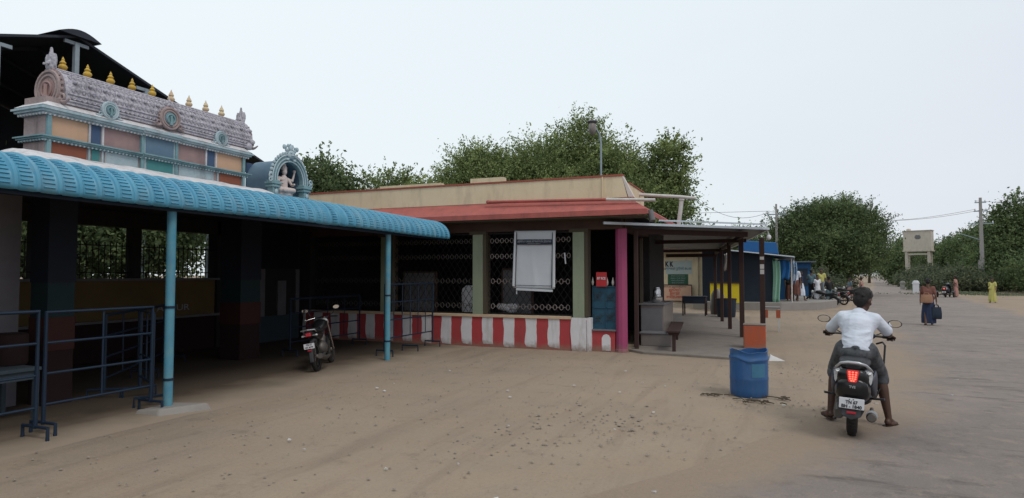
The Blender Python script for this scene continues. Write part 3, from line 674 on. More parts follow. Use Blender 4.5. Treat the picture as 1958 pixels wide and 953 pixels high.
def niche():
    t = thing('arched_niche', 'teal arched niche with a crowned arch on the temple roof edge', 'niche shrine', (-8.4, 9.32, 3.0))
    yc = 9.33; X = -8.32; zb = 3.0; zs = 3.46
    m = MB(); m.box(-8.98, X, yc - .5, yc + .5, 2.96, 3.13); m.build('base', 'teal', t)
    # vault: hollow horseshoe tunnel
    def arch(r, x, hz=1.0, low=None, n=22):
        pts = []
        for k in range(n + 1):
            a = R(-8 + 196 * k / n); pts.append((x, yc + r * math.cos(a), zs + r * hz * math.sin(a)))
        return pts
    def shell(ro, ri, x0, x1, hz, mt, name, zf):
        A = arch(ro, x0, hz); B = arch(ri, x0, hz); A = [(x0, yc + ro * .99, zf)] + A + [(x0, yc - ro * .99, zf)]; B = [(x0, yc + ri * .99, zf)] + B + [(x0, yc - ri * .99, zf)]
        n = len(A); vs = A + B + [(x1, p[1], p[2]) for p in A] + [(x1, p[1], p[2]) for p in B]; fs = []
        for i in range(n - 1):
            fs += [(i, i + 1, n + i + 1, n + i), (2 * n + i, 3 * n + i, 3 * n + i + 1, 2 * n + i + 1), (i, 2 * n + i, 2 * n + i + 1, i + 1), (n + i, n + i + 1, 3 * n + i + 1, 3 * n + i)]
        fs += [(0, n, 3 * n, 2 * n), (n - 1, 3 * n - 1, 4 * n - 1, 2 * n - 1)]
        m = MB(); m.add(vs, fs); return m.build(name, mt, t, smooth=True)
    shell(.40, .36, -9.0, X - .06, 1.02, 'slate', 'vault', 3.13)
    m = MB(); m.box(-9.02, -8.98, yc - .38, yc + .38, 3.13, 3.8); m.build('back_wall', 'navy', t)
    o = shell(.47, .34, X - .06, X + .02, 1.06, 'teal', 'arch_ring', 3.40)
    b = MB()
    for r_ in (.35, .405, .465): b.tube([(X + .03, p[1], p[2]) for p in arch(r_, 0, 1.06)], .012, 6)
    for k in range(24):
        a = R(-6 + 192 * k / 23); b.ell((X, yc + .49 * math.cos(a), zs + .53 * math.sin(a)), (.03, .035, .035), 7, 5)
    b.build('arch_beads', 'pale_teal', o, smooth=True)
    for s in (-1, 1):
        p = MB(); y = yc + s * .41
        p.box(X - .08, X + .06, y - .07, y + .07, 3.13, 3.30); p.box(X - .10, X + .08, y - .10, y + .10, 3.30, 3.335); p.box(X - .11, X + .09, y - .115, y + .115, 3.355, 3.39); p.box(X - .09, X + .07, y - .09, y + .09, 3.335, 3.355); p.box(X - .09, X + .07, y - .085, y + .085, 3.39, 3.43)
        po = p.build('niche_pillar', 'teal', t, bevel=.006)
        q = MB(); q.ell((X + .07, y, 3.22), (.02, .04, .05), 8, 6); q.torus((X + .05, y + s * .12, 3.5), .04, .016, 'x', 12, 5); q.torus((X + .05, y + s * .13, 3.43), .03, .014, 'x', 12, 5); q.bar((X + .05, y, 3.22), (X + .05, y + s * .12, 3.5), .02); q.build('scroll', 'pale_teal', po, smooth=True)
    c = MB(); z = zs + .53     # face crown
    c.ell((X + .03, yc, z - .03), (.05, .09, .085), 12, 8)
    for s in (-1, 1):
        c.ell((X + .07, yc + s * .04, z), .022, 8, 5); c.ell((X + .02, yc + s * .10, z + .05), (.03, .05, .035), 8, 5); c.ell((X, yc + s * .15, z - .08), (.03, .05, .03), 8, 5); c.ell((X + .02, yc + s * .17, z + .1), (.03, .035, .05), 8, 5); c.ell((X + .03, yc + s * .09, z - .13), (.03, .04, .025), 8, 5)
    c.ell((X + .02, yc, z + .09), (.04, .05, .06), 9, 6); c.ell((X + .08, yc, z - .05), (.02, .05, .015), 8, 4)
    for k in (-2, -1, 0, 1, 2): c.ell((X + .01, yc + k * .06, z + .15 - .012 * k * k), (.022, .025, .04), 7, 5)
    c.build('face_crown', 'pale_teal', t, smooth=True)
    # seated deity statue
    d = MB(); B_ = (X - .17, yc - .06); x, y = B_; z0 = 3.13
    d.ell((x, y, z0 + .06), (.10, .16, .05), 16, 8); d.cap((x + .05, y - .14, z0 + .12), (x + .10, y + .10, z0 + .12), .045, .035); d.cap((x + .03, y + .13, z0 + .12), (x + .11, y - .08, z0 + .11), .045, .035)
    d.cap((x, y, z0 + .12), (x, y, z0 + .28), .06, .055); d.ell((x, y, z0 + .27), (.05, .085, .04)); d.ell((x + .01, y, z0 + .38), (.042, .040, .05))
    d.lathe([(.045, .0), (.048, .03), (.03, .06), (.034, .07), (.016, .11), (.003, .13)], (x, y, z0 + .41), 12)
    for s in (-1, 1):
        d.cap((x, y + s * .08, z0 + .28), (x + .02, y + s * .15, z0 + .20), .025, .02); d.cap((x + .02, y + s * .15, z0 + .20), (x + .10, y + s * .11, z0 + .21), .02, .016)
        d.cap((x - .01, y + s * .08, z0 + .29), (x, y + s * .17, z0 + .27), .022, .018); d.cap((x, y + s * .17, z0 + .27), (x + .02, y + s * .19, z0 + .38), .018, .014); d.ell((x + .02, y + s * .19, z0 + .41), .025)
    d.xform(Matrix.Translation((B_[0] + .07, B_[1] + .02, 3.13)) @ Matrix.Diagonal((1.2, 1.35, 1.35, 1)) @ Matrix.Translation((-B_[0], -B_[1], -3.13)))
    st = organic(d, 'deity_statue', 'deity', None, .009, 2, .5); tag(st, 'small pale seated many-armed stone figure inside the teal arched niche', 'statue')
niche()

def shed():
    t = thing('metal_shed', 'dark open gabled metal shed roof rising behind the ornate parapet', 'shed', (-18, 9.6, 0))
    X0, X1, yr, zr, sl = -26, -15, 9.69, 7.30, .335
    m = MB(); YL, YR = 3.2, 16.1
    m.prism([(X0, YL, zr - (yr - YL) * sl), (X1, YL, zr - (yr - YL) * sl), (X1, yr, zr), (X0, yr, zr)], [(X0, YL, zr - (yr - YL) * sl + .06), (X1, YL, zr - (yr - YL) * sl + .06), (X1, yr, zr + .06), (X0, yr, zr + .06)])
    m.prism([(X0, yr, zr), (X1, yr, zr), (X1, YR, zr - (YR - yr) * sl), (X0, YR, zr - (YR - yr) * sl)], [(X0, yr, zr + .06), (X1, yr, zr + .06), (X1, YR, zr - (YR - yr) * sl + .06), (X0, YR, zr - (YR - yr) * sl + .06)])
    ro = m.build('roof', 'sheet_dark', t)
    m = MB(); pts = [(yr - .5 + 1.0 * k / 10, zr + .0 + .16 * math.sin(math.pi * k / 10)) for k in range(11)]
    m.prism([(X0, y, z) for y, z in pts], [(X1 + .1, y, z) for y, z in pts]); m.build('ridge_cap', 'sheet_dark', ro)
    m = MB(); m.prism([(X0 + 5, YL, 2.5), (X0 + 5, YR - .2, 2.5), (X0 + 5, YR - .2, zr - (YR - yr) * sl - .02), (X0 + 5, yr, zr - .02), (X0 + 5, YL, zr - (yr - YL) * sl - .02)], [(X0 + 5.05, YL, 2.5), (X0 + 5.05, YR - .2, 2.5), (X0 + 5.05, YR - .2, zr - (YR - yr) * sl - .02), (X0 + 5.05, yr, zr - .02), (X0 + 5.05, YL, zr - (yr - YL) * sl - .02)])
    m.box(X0 + 5, X1, YL, YL + .05, 2.5, zr - (yr - YL) * sl - .02); m.build('cladding', 'sheet_dark', t)
    for y in (yr, 11.5, 8.05, 13.6):
        z = zr - abs(y - yr) * sl; m = MB(); m.box(X1 - .12, X1 - .02, y - .05, y + .05, 0, z - .12); m.box(X1 - .10, X1 - .04, y - .28, y + .28, z - .12 - .06, z - .10); m.build('post', 'steel_grey', t)
    m = MB()
    for x in (-16.5, -18, -19.5): m.bar((x, YL, zr - (yr - YL) * sl - .06), (x, yr, zr - .06), .08); m.bar((x, yr, zr - .06), (x, YR, zr - (YR - yr) * sl - .06), .08)
    m.build('rafter', 'sheet_dark', t)
shed()

# ================================================================ STRIPED HALL
def striped_hall():
    t = thing('striped_hall', 'cream hall with red sunshade, barred bays and a red and white striped base wall', 'hall', (-7, 13.6, 0))
    Y = 13.6; XL, XR = -11.6, -3.74
    edges = [-3.74, -4.09]; x = -4.09
    while x > XL: x -= .2745; edges.append(max(x, XL))
    m = MB(); m.box(XL, -3.74, Y, Y + .2, -.05, .70, 0); white = True
    for a, b in zip(edges, edges[1:]):
        if white:
            big = a == -3.74; zt = .745 if big else .701; zb = -.05 if big else random.uniform(.0, .07); L_ = []; R_ = []
            for k in range(9):
                z = zb + (zt - zb) * k / 8; L_.append((b + random.uniform(-.006, .006) + .012 * math.sin(k * .8 + b * 9), z)); R_.append((a + random.uniform(-.006, .006) * (not big), z))
            L_[0] = (L_[0][0] + .03, zb + random.uniform(0, .03)); P = L_[::-1] + R_
            m.prism([(x, Y + .05, z) for x, z in P], [(x, Y - (.004 if not big else .02), z) for x, z in P], 1)
        white = not white
    m.box(-3.74, -3.64, Y + .02, Y + .2, -.05, .745, 1)
    m.build('striped_wall', ['stripe_red', 'stripe_white'], t)
    m = MB(); m.box(XL, -4.09, Y - .03, Y + .24, .702, .765); m.build('sill', 'sill', t, bevel=.006)
    # low wall under gate
    m = MB(); m.box(-3.638, -3.12, Y + .12, Y + .32, -.05, .46); m.build('gate_plinth', 'stripe_red', t)
    m = MB(); P = [(-3.42, 0.02), (-3.22, 0.02), (-3.22, .30), (-3.26, .37), (-3.32, .39), (-3.38, .37), (-3.42, .30)]
    m.prism([(x, Y + .118, z) for x, z in P], [(x, Y + .112, z) for x, z in P]); m.build('white_patch', 'stripe_white', t)
    m = MB(); m.box(-3.66, -3.10, Y + .08, Y + .34, .46, .49); m.build('gate_sill', 'inner_grey', t)
    # structure
    m = MB(); m.box(-11.6, -2.85, Y + .02, 19.4, 3.02, 3.14); m.build('roof_slab', 'inner', t)
    m = MB(); m.box(-11.6, -2.9, 19.2, 19.4, 0, 3.02); m.box(-11.9, -11.4, Y + .02, 19.2, 0, 3.02); m.box(-3.1, -2.9, 16.9, 19.2, 0, 3.02); m.build('back_wall', 'inner', t)
    m = MB(); m.box(XL, -2.95, Y + .03, Y + .30, 2.72, 3.02); m.box(-3.15, -2.92, Y + .3, 19.2, 2.72, 3.02); m.build('beam', 'brown', t)
    for a in (-6.40, -3.91, -9.0):
        m = MB(); m.box(a - .13, a + .13, Y - .02, Y + .22, .767 if a < -4 else .747, 2.66, 0); m.box(a - .12, a + .21, Y + .0, Y + .26, .768, 2.72, 1)
        m.box(a - .22, a + .22, Y - .025, Y + .24, 2.66, 2.74, 1); m.build('column', ['pil_green', 'pil_brown'], t)
    m = MB(); m.lathe([(.15, 0), (.145, .06), (.132, .07), (.128, 2.0), (.13, 2.72)], (-2.99, Y + .2, 0), 10); m.build('magenta_pillar', 'magenta', t)
    # grille bays
    def hexrow(m, xa, xb, z, step, r):
        n = int((xb - xa) / step); x = xa + (xb - xa - n * step) / 2 + step / 2
        for k in range(n):
            c = x + k * step; h = [(c + r * .72 * math.cos(R(60 * q + 30)) * 1.0, Y + .10, z + r * math.sin(R(60 * q + 30))) for q in range(6)]
            m.tube(h, .0085, 5, 0, closed=True)
            if k < n - 1: m.bar((c + r * .62, Y + .10, z), (c + step - r * .62, Y + .10, z), .014, m=0)
    for xa, xb in ((-11.3, -9.1), (-8.9, -6.55), (-6.20, -4.05)):
        m = MB()
        for z, st, r in ((2.51, .127, .058), (2.14, .127, .058), (1.55, .155, .062), (1.23, .155, .05), (.96, .155, .064)): hexrow(m, xa, xb, z, st, r) if z != 1.23 else None
        n = int((xb - xa) / .155); s = (xb - xa) / n
        for k in range(n + 1):
            x = xa + k * s
            for z0 in [.78 + .235 * q for q in range(8)]:
                if k < n: m.bar((x, Y + .13, z0), (x + s, Y + .13, z0 + .235), .009, m=1); m.bar((x + s, Y + .132, z0), (x, Y + .132, z0 + .235), .009, m=1)
        m.bar((xa, Y + .12, .785), (xb, Y + .12, .785), .03, m=1); m.bar((xa, Y + .12, 2.68), (xb, Y + .12, 2.68), .03, m=1)
        m.build('window_grille', ['grille' if xa > -7 else 'grille_shaded', 'black'], t)  # left bays get the grille colour with shade painted in
    # parapet with lean, red coping
    m = MB(); m.prism([(-11.7, Y, 3.40), (-2.80, Y, 3.40), (-2.80, Y + .16, 3.40), (-11.7, Y + .16, 3.40)], [(-11.7, Y + .0, 3.87), (-2.92, Y, 3.87), (-2.92, Y + .16, 3.87), (-11.7, Y + .16, 3.87)]); m.box(-2.96, -2.80, Y + .17, 15.6, 3.40, 3.72)
    pa = m.build('parapet', 'cream', t)
    m = MB(); m.prism([(-2.919, Y - .004, 3.87), (-2.78, Y - .004, 3.40), (-2.78, Y + .17, 3.40), (-2.919, Y + .17, 3.87)], [(-2.90, Y - .004, 3.87), (-2.66, Y - .004, 3.40), (-2.66, Y + .17, 3.40), (-2.90, Y + .17, 3.87)]); m.build('end_face', 'cream_end', pa)
    m = MB(); m.box(-11.72, -2.90, Y - .02, Y + .19, 3.872, 3.91); m.box(-3.0, -2.78, Y + .2, 15.62, 3.722, 3.75); m.build('coping', 'red_edge', pa)
    m = MB(); m.box(-3.36, -3.335, Y - .03, Y - .001, 3.40, 3.87); m.build('downpipe_stub', 'cream', pa)
    m = MB(); m.box(-9.6, -7.75, Y + .6, Y + .8, 3.14, 4.07); m.box(-6.9, -6.0, Y + .6, Y + .8, 3.14, 4.12); m.build('rear_parapet', 'cream', t)
    # sloping sunshade: front, hip, side
    A = [(-11.7, Y, 3.39), (-2.78, Y, 3.39)]; B = [(-11.7, Y - .52, 3.08), (-2.30, Y - .52, 3.08)]
    m = MB(); m.prism([A[0], A[1], B[1], B[0]], [(x, y, z - .09) for x, y, z in (A[0], A[1], B[1], B[0])])
    m.prism([A[1], (-2.78, 19.3, 3.39), (-2.30, 19.3, 3.08), B[1]], [(x, y, z - .09) for x, y, z in (A[1], (-2.78, 19.3, 3.39), (-2.30, 19.3, 3.08), B[1])])
    m.build('sunshade', 'red_sun', t)
    m = MB(); m.box(-11.7, -2.30, Y - .545, Y - .50, 2.965, 3.075); m.build('sunshade_lip', 'red_sun', t)
    m = MB(); m.box(-11.7, -2.34, Y - .50, Y + .02, 2.93, 2.96); m.build('soffit', 'pil_brown', t)
    # blue metal gate with scroll work
    g = MB(); xa, xb, z0, z1 = -3.64, -3.13, .50, 1.44; y = Y + .2
    for q in ((xa, z0, xb, z0), (xa, z1, xb, z1), (xa, z0, xa, z1), (xb, z0, xb, z1), (xa, .97, xb, .97), ((xa + xb) / 2 + .05, z0, (xa + xb) / 2 + .05, z1)): g.bar((q[0], y, q[1]), (q[2], y, q[3]), .022)
    g.box(xa, xb, y + .012, y + .02, z0, z1)
    g.m = 1
    for (cx, cz) in ((-3.52, 1.22), (-3.25, 1.2), (-3.52, .72), (-3.25, .76)):
        for s in (-1, 1): g.bar((cx - .11, y - .015, cz + s * .1), (cx + .11, y - .015, cz - s * .1), .014)
        g.torus((cx, y - .015, cz), .055, .007, 'y', 14, 5); g.torus((cx + .06, y - .015, cz + .08), .03, .006, 'y', 12, 5)
    go = g.build('gate', ['gate_blue', 'base_slate'], t)
    for x in (-3.66, -3.33, -3.2):
        g = MB(); g.lathe([(.0, 0), (.025, .04), (.03, .09), (.012, .16), (.002, .2)], (x + .02, y, 1.45), 8); g.build('gate_spike', 'pvc', go, smooth=True)
    # rain pipes
    m = MB(); m.tube([(-6.05, Y - .20, 3.41), (-3.2, Y - .30, 3.33)], .035, 10, 0); m.tube([(-3.2, Y - .30, 3.33), (-2.15, Y - .33, 3.27)], .035, 10, 1); m.ell((-6.05, Y - .20, 3.41), .05, 8, 6, 0); m.build('rain_pipe', ['red_sun', 'pvc'], t, smooth=True)
    m = MB(); m.tube([(-2.82, 15.0, 3.62), (-1.9, 15.3, 3.56), (-1.55, 15.4, 3.52)], .04, 10); m.build('rain_pipe', 'pvc', t, smooth=True)
    m = MB(); m.tube([(-2.28, Y - .2, 3.06), (-2.22, Y - .25, 2.84)], .07, 10); m.build('pipe_elbow', 'inner_grey', t, smooth=True)
striped_hall()

# notice banner
def mud_splash():
    for nm in ('stripe_red', 'stripe_white', 'magenta', 'orange'):
        m = M[nm]; nt = m.node_tree; p = nt.nodes['Principled BSDF']; lk = p.inputs['Base Color'].links[0].from_socket
        g = N(nt, 'ShaderNodeNewGeometry'); sp = N(nt, 'ShaderNodeSeparateXYZ'); nt.links.new(g.outputs['Position'], sp.inputs[0])
        no = N(nt, 'ShaderNodeTexNoise'); no.inputs['Scale'].default_value = 7; no.inputs['Detail'].default_value = 8; no.inputs['Roughness'].default_value = .75; nt.links.new(g.outputs['Position'], no.inputs['Vector'])
        a = N(nt, 'ShaderNodeMath', operation='MULTIPLY_ADD'); nt.links.new(sp.outputs[2], a.inputs[0]); a.inputs[1].default_value = -2.2; nt.links.new(no.outputs[0], a.inputs[2])
        r = N(nt, 'ShaderNodeMapRange'); r.inputs[1].default_value = .12; r.inputs[2].default_value = .5; r.inputs[4].default_value = .85; nt.links.new(a.outputs[0], r.inputs[0])
        x = N(nt, 'ShaderNodeMix'); x.data_type = 'RGBA'; nt.links.new(r.outputs[0], x.inputs[0]); nt.links.new(lk, x.inputs[6]); x.inputs[7].default_value = (.22, .155, .115, 1); nt.links.new(x.outputs[2], p.inputs['Base Color'])
mud_splash()
def notice():
    t = thing('notice_banner', 'large pale vinyl notice with a dark header band hung on the middle grille bay', 'banner', (-4.92, 13.5, 2.05), local=True)
    m = MB(); w, h = .50, .66; n, k = 22, 26; rows = []
    for j in range(k + 1):
        for i in range(n + 1):
            u, v = i / n, j / k
            rows.append((-w + 2 * w * u, -.03 - .006 * math.sin(u * 7 + v * 3) * v - .012 * math.exp(-((u - .35 - .2 * (1 - v)) / .05) ** 2) * (1 - v), -h + 2 * h * v))
    fs = [(j * (n + 1) + i, j * (n + 1) + i + 1, (j + 1) * (n + 1) + i + 1, (j + 1) * (n + 1) + i) for j in range(k) for i in range(n)]
    m.add(rows, fs); o = m.build('sheet', 'banner', t, smooth=True); s = o.modifiers.new('t', 'SOLIDIFY'); s.thickness = .003
    m = MB(); m.box(-.43, .43, -.066, -.063, .34, .46); m.build('header_band', 'banner_dark', t)
    text('அறிவிப்பு பலகை திருக்கோயில் நிர்வாகம்', .07, 'lettering', 'ink_grey', t, face_my(0, -.069, .415), width=.82)
    text('திருக்கோயில் அறிவிப்பு', .03, 'lettering', 'ink_grey', t, face_my(0, -.069, .362), width=.32)
    m = MB()
    for s_ in (-1, 1): m.box(s_ * .435 - .007, s_ * .435 + .007, -.064, -.060, -.64, .62)
    m.box(-.43, .43, -.064, -.060, -.60, -.588); m.build('border_line', 'banner_dark', t)
    m = MB(); m.tube([(-.47, -.05, .63), (-.49, -.055, -.62)], .03, 8); m.tube([(.47, -.05, .63), (.49, -.055, -.62)], .03, 8); m.build('rolled_edge', 'banner', t, smooth=True)
    m = MB(); m.bar((-.42, -.05, -.685), (.46, -.05, -.70), .03, .05); m.tube([(-.41, -.04, -.7), (-.41, -.04, -.8)], .012, 6); m.build('bottom_batten', 'banner', t)
    t.rotation_euler = (R(-1), R(1.0), 0)
notice()
def red_sign():
    t = thing('red_sign', 'small red sign with white letters standing above the blue gate', 'sign', (-3.42, 13.72, 1.6), local=True)
    m = MB(); m.box(-.12, .12, -.012, .012, -.16, .16); m.build('board', 'sign_red', t, bevel=.004)
    text('BIT RCE', .075, 'lettering', 'ink_white', t, face_my(0, -.016, .02), bold=.002, width=.19)
    m = MB(); m.tube([(-.09, 0, .16), (-.09, .1, .2)], .004, 5); m.build('hook', 'black', t)
red_sign()
# things seen through the grilles
m = MB(); m.skirt([(0, 0, 0, .22, .12), (.15, .01, 0, .24, .13), (.35, -.02, 0, .2, .12), (.5, .0, 0, .23, .12), (.6, .0, 0, .2, .1), (.68, .02, 0, .12, .06)], 22, wob=.12)
tag(m.build('wrapped_bundle', 'ink_white', None, smooth=True, loc=(-6.85, 14.1, .76)), 'tall white wrapped bundle behind the grille left of the first column', 'bundle')
m = MB()
for k in range(9): m.ell((random.uniform(-.25, .25), random.uniform(-.05, .05), .08 + .2 * random.random() * (1 - k / 12)), (.12, .08, .09), 8, 6)
tag(m.build('crumpled_cloth', 'ink_white', None, smooth=True, loc=(-5.85, 14.1, .78)), 'crumpled white cloth heap on the sill behind the middle grille', 'cloth')
def shelf_thing(name, label, cat, loc, w, h, mt):
    t = thing(name, label, cat, loc, local=True); m = MB(); m.box(-w / 2, w / 2, 0, .04, 0, h); m.build('panel', mt, t)
    m = MB(); m.box(-w / 2 - .03, w / 2 + .03, -.02, .06, h, h + .04); m.build('top_rail', 'brown', t)
    for s in (-1, 1): q = MB(); q.box(s * (w / 2 + .02) - .02, s * (w / 2 + .02) + .02, -.02, .06, 0, h); q.build('side_rail', 'brown', t)
shelf_thing('grey_board', 'dim grey board standing inside behind the middle grille', 'board', (-5.75, 14.5, 0.0), .75, 1.82, 'inner_grey')
shelf_thing('grey_board', 'dim grey lattice board behind the bay next to the blue canopy end', 'board', (-8.35, 14.2, 0.0), .9, 1.75, 'inner_grey')
m = MB(); m.tube([(-4.25, 13.64, 2.2), (-4.22, 13.62, 1.95)], .016, 6); tag(m.build('tube_lamp', 'ink_white', None), 'short pale tube hanging beside the notice on the middle grille', 'tube')

# ================================================================ TIN SHELTER AND STALL
def shelter():
    t = thing('tin_shelter', 'long low tin roofed shelter on dark posts beside the magenta pillar', 'shelter', (-1.6, 18, 0))
    A = [(-3.25, 13.25, 2.80), (.05, 16.4, 2.80), (-1.0, 23.4, 2.72), (-1.7, 27.8, 2.70), (-5.6, 27.8, 2.95), (-3.2, 19.5, 2.9)]
    m = MB(); m.prism(A, [(x, y, z + .035) for x, y, z in A]); ro = m.build('roof_sheet', 'tin', t)
    m = MB()
    for p, q in zip(A[:3], A[1:4]): m.bar((p[0], p[1], p[2] + .02), (q[0], q[1], q[2] + .02), .05, .055)
    m.bar((-2.2, 14.0, 2.90), (.0, 16.2, 2.91), .035); m.build('roof_edge', 'tin_edge', ro)
    m = MB(); m.bar((-3.0, 14.1, 2.70), (-.45, 16.6, 2.70), .07, .12); m.bar((-.55, 16.5, 2.68), (-2.0, 27.5, 2.60), .08, .1); m.bar((-3.05, 17.9, 2.62), (-.5, 17.9, 2.62), .06, .1); m.bar((-3.6, 23.6, 2.58), (-1.3, 23.6, 2.58), .06, .1); m.bar((-4, 27.4, 2.52), (-1.9, 27.4, 2.52), .06, .14)
    m.build('beam', 'wood_dark', t)
    for x, y, w, mt in ((-.63, 17.75, .12, 'wood_dark'), (-1.07, 20.3, .11, 'wood_dark'), (-1.5, 23.5, .11, 'wood_dark'), (-2.0, 27.4, .12, 'wood_dark'), (-.12, 17.9, .13, 'wood_dark'), (-2.72, 14.1, .09, 'wood_dark')):
        m = MB(); m.box(x - w / 2, x + w / 2, y - w / 2, y + w / 2, 0, 2.68); p = m.build('post', mt, t, bevel=.008)
        if x == -.12:
            for z in (2.1, 1.86, 1.72): s_ = MB(); s_.box(x - .05, x + .05, y - w / 2 - .004, y - w / 2 - .001, z, z + (.12 if z < 2 else .08)); s_.build('paper_sticker', 'litter', p)
    m = MB(); m.ell((.05, 16.55, 2.62), (.06, .06, .07), 10, 8); m.tube([(.05, 16.55, 2.66), (.03, 16.5, 2.78)], .015, 6); m.build('lamp_bulb', 'ink_white', t, smooth=True)
    # floor
    m = MB(); P = [(-2.85, 13.95), (-2.5, 13.62), (-.68, 13.36), (-.45, 13.55), (-.25, 18.2), (-1.4, 28), (-5.2, 28), (-2.85, 19.5)]
    m.prism([(x, y, -.05) for x, y in P], [(x, y, .055) for x, y in P]); m.build('floor_slab', 'cement', t, bevel=.015)
shelter()
def stall():
    t = thing('tea_counter', 'grey tea stall counter with steel vessels inside the tin shelter', 'counter', (-2.45, 15.2, .055))
    m = MB(); m.box(-2.85, -2.30, 15.3, 16.9, .055, .98); m.build('counter', 'glass_dim', t, bevel=.01)
    m = MB(); m.box(-2.88, -2.27, 15.25, 16.95, .98, 1.02); m.build('counter_top', 'inner_grey', t)
    m = MB(); m.box(-2.86, -2.79, 15.28, 15.34, 1.02, 2.6); m.build('frame_post', 'pil_brown', t)
    m = MB(); m.box(-2.83, -2.34, 15.27, 15.295, .25, .9); m.build('door_panel', 'inner_grey', t)
stall()
def vessel(x, y, z, r, h, name, label):
    t = thing(name, label, 'vessel', (x, y, z), local=True); m = MB(); m.lathe([(r * .8, 0), (r, h * .2), (r, h * .8), (r * .7, h)], (0, 0, 0), 16); m.build('body', 'steel', t, smooth=True)
    m = MB(); m.lathe([(r * .75, h), (r * .7, h + .02), (.01, h + .04)], (0, 0, 0), 16); m.build('lid', 'steel', t, smooth=True)
vessel(-2.5, 15.6, 1.02, .13, .16, 'steel_vessel', 'wide steel vessel standing near the front corner of the tea counter')
vessel(-2.62, 16.3, 1.02, .1, .34, 'steel_boiler', 'tall steel boiler standing on the tea counter behind the wide vessel')
def low_box():
    t = thing('low_bench', 'pale low masonry bench beside the tea counter', 'bench', (-2.3, 15.2, .055))
    m = MB(); m.box(-2.75, -2.05, 14.75, 15.15, .055, .33); m.build('block', 'glass_dim', t, bevel=.015)
    m = MB(); m.box(-2.78, -2.02, 14.72, 15.18, .33, .37); m.build('top_slab', 'inner_grey', t, bevel=.01)
low_box()
def plank():
    t = thing('plank_bench', 'narrow dark plank bench on a single near leg inside the tin shelter', 'bench', (-1.95, 14.3, 0))
    m = MB(); m.prism([(-2.02, 13.8, .46), (-1.74, 13.8, .46), (-2.0, 16.6, .46), (-2.3, 16.6, .46)], [(-2.02, 13.8, .50), (-1.74, 13.8, .50), (-2.0, 16.6, .50), (-2.3, 16.6, .50)]); m.build('plank', 'wood_dark', t, bevel=.006)
    for x, y in ((-1.88, 13.9), (-2.15, 16.4)): m = MB(); m.prism([(x - .1, y - .04, .40), (x + .1, y - .04, .40), (x + .1, y + .04, .40), (x - .1, y + .04, .40)], [(x - .12, y - .05, .46), (x + .12, y - .05, .46), (x + .12, y + .05, .46), (x - .12, y + .05, .46)]); m.box(x - .035, x + .035, y - .03, y + .03, .055, .40); m.build('leg', 'wood_dark', t)
plank()
def table(name, label, x, y, w, d, h, mt, legm, rz=0, z=0.0, cat='table', apron=.1):
    t = thing(name, label, cat, (x, y, z), rz, local=True)
    m = MB(); m.box(-w / 2, w / 2, -d / 2, d / 2, h - .04, h); m.build('table_top', mt, t, bevel=.005)
    if apron: m = MB(); m.box(-w / 2 + .03, w / 2 - .03, -d / 2 + .02, d / 2 - .02, h - .04 - apron, h - .041); m.build('apron', mt, t)
    for a in (-1, 1):
        for b in (-1, 1): m = MB(); m.box(a * (w / 2 - .04) - .025, a * (w / 2 - .04) + .025, b * (d / 2 - .04) - .025, b * (d / 2 - .04) + .025, 0, h - .04); m.build('leg', legm, t)
    return t
table('stove_table', 'black stove table with thin legs under the far end of the tin shelter', -2.75, 26.6, .95, .7, .78, 'shop_dark', 'wood_dark', z=.055, apron=.25)
t = table('small_stool', 'small pale topped stool with orange side boards near the blue drum', .12, 20.5, .46, .4, .74, 'glass_dim', 'pvc', z=0, cat='stool', apron=0)
for s in (-1, 1): m = MB(); m.box(s * .17 - .06, s * .17 + .06, -.19, -.17, .42, .66); m.build('side_board', 'orange', t)
def orange_box():
    t = thing('orange_block', 'orange red painted block with a pale rim standing behind the blue drum', 'block', (-.28, 15.3, 0), local=True)
    m = MB(); m.box(-.235, .235, -.2, .2, 0, .57); m.build('body', 'orange', t, bevel=.02)
    m = MB(); m.box(-.24, .24, -.205, .205, .57, .592); m.build('rim', 'cement', t, bevel=.006)
orange_box()
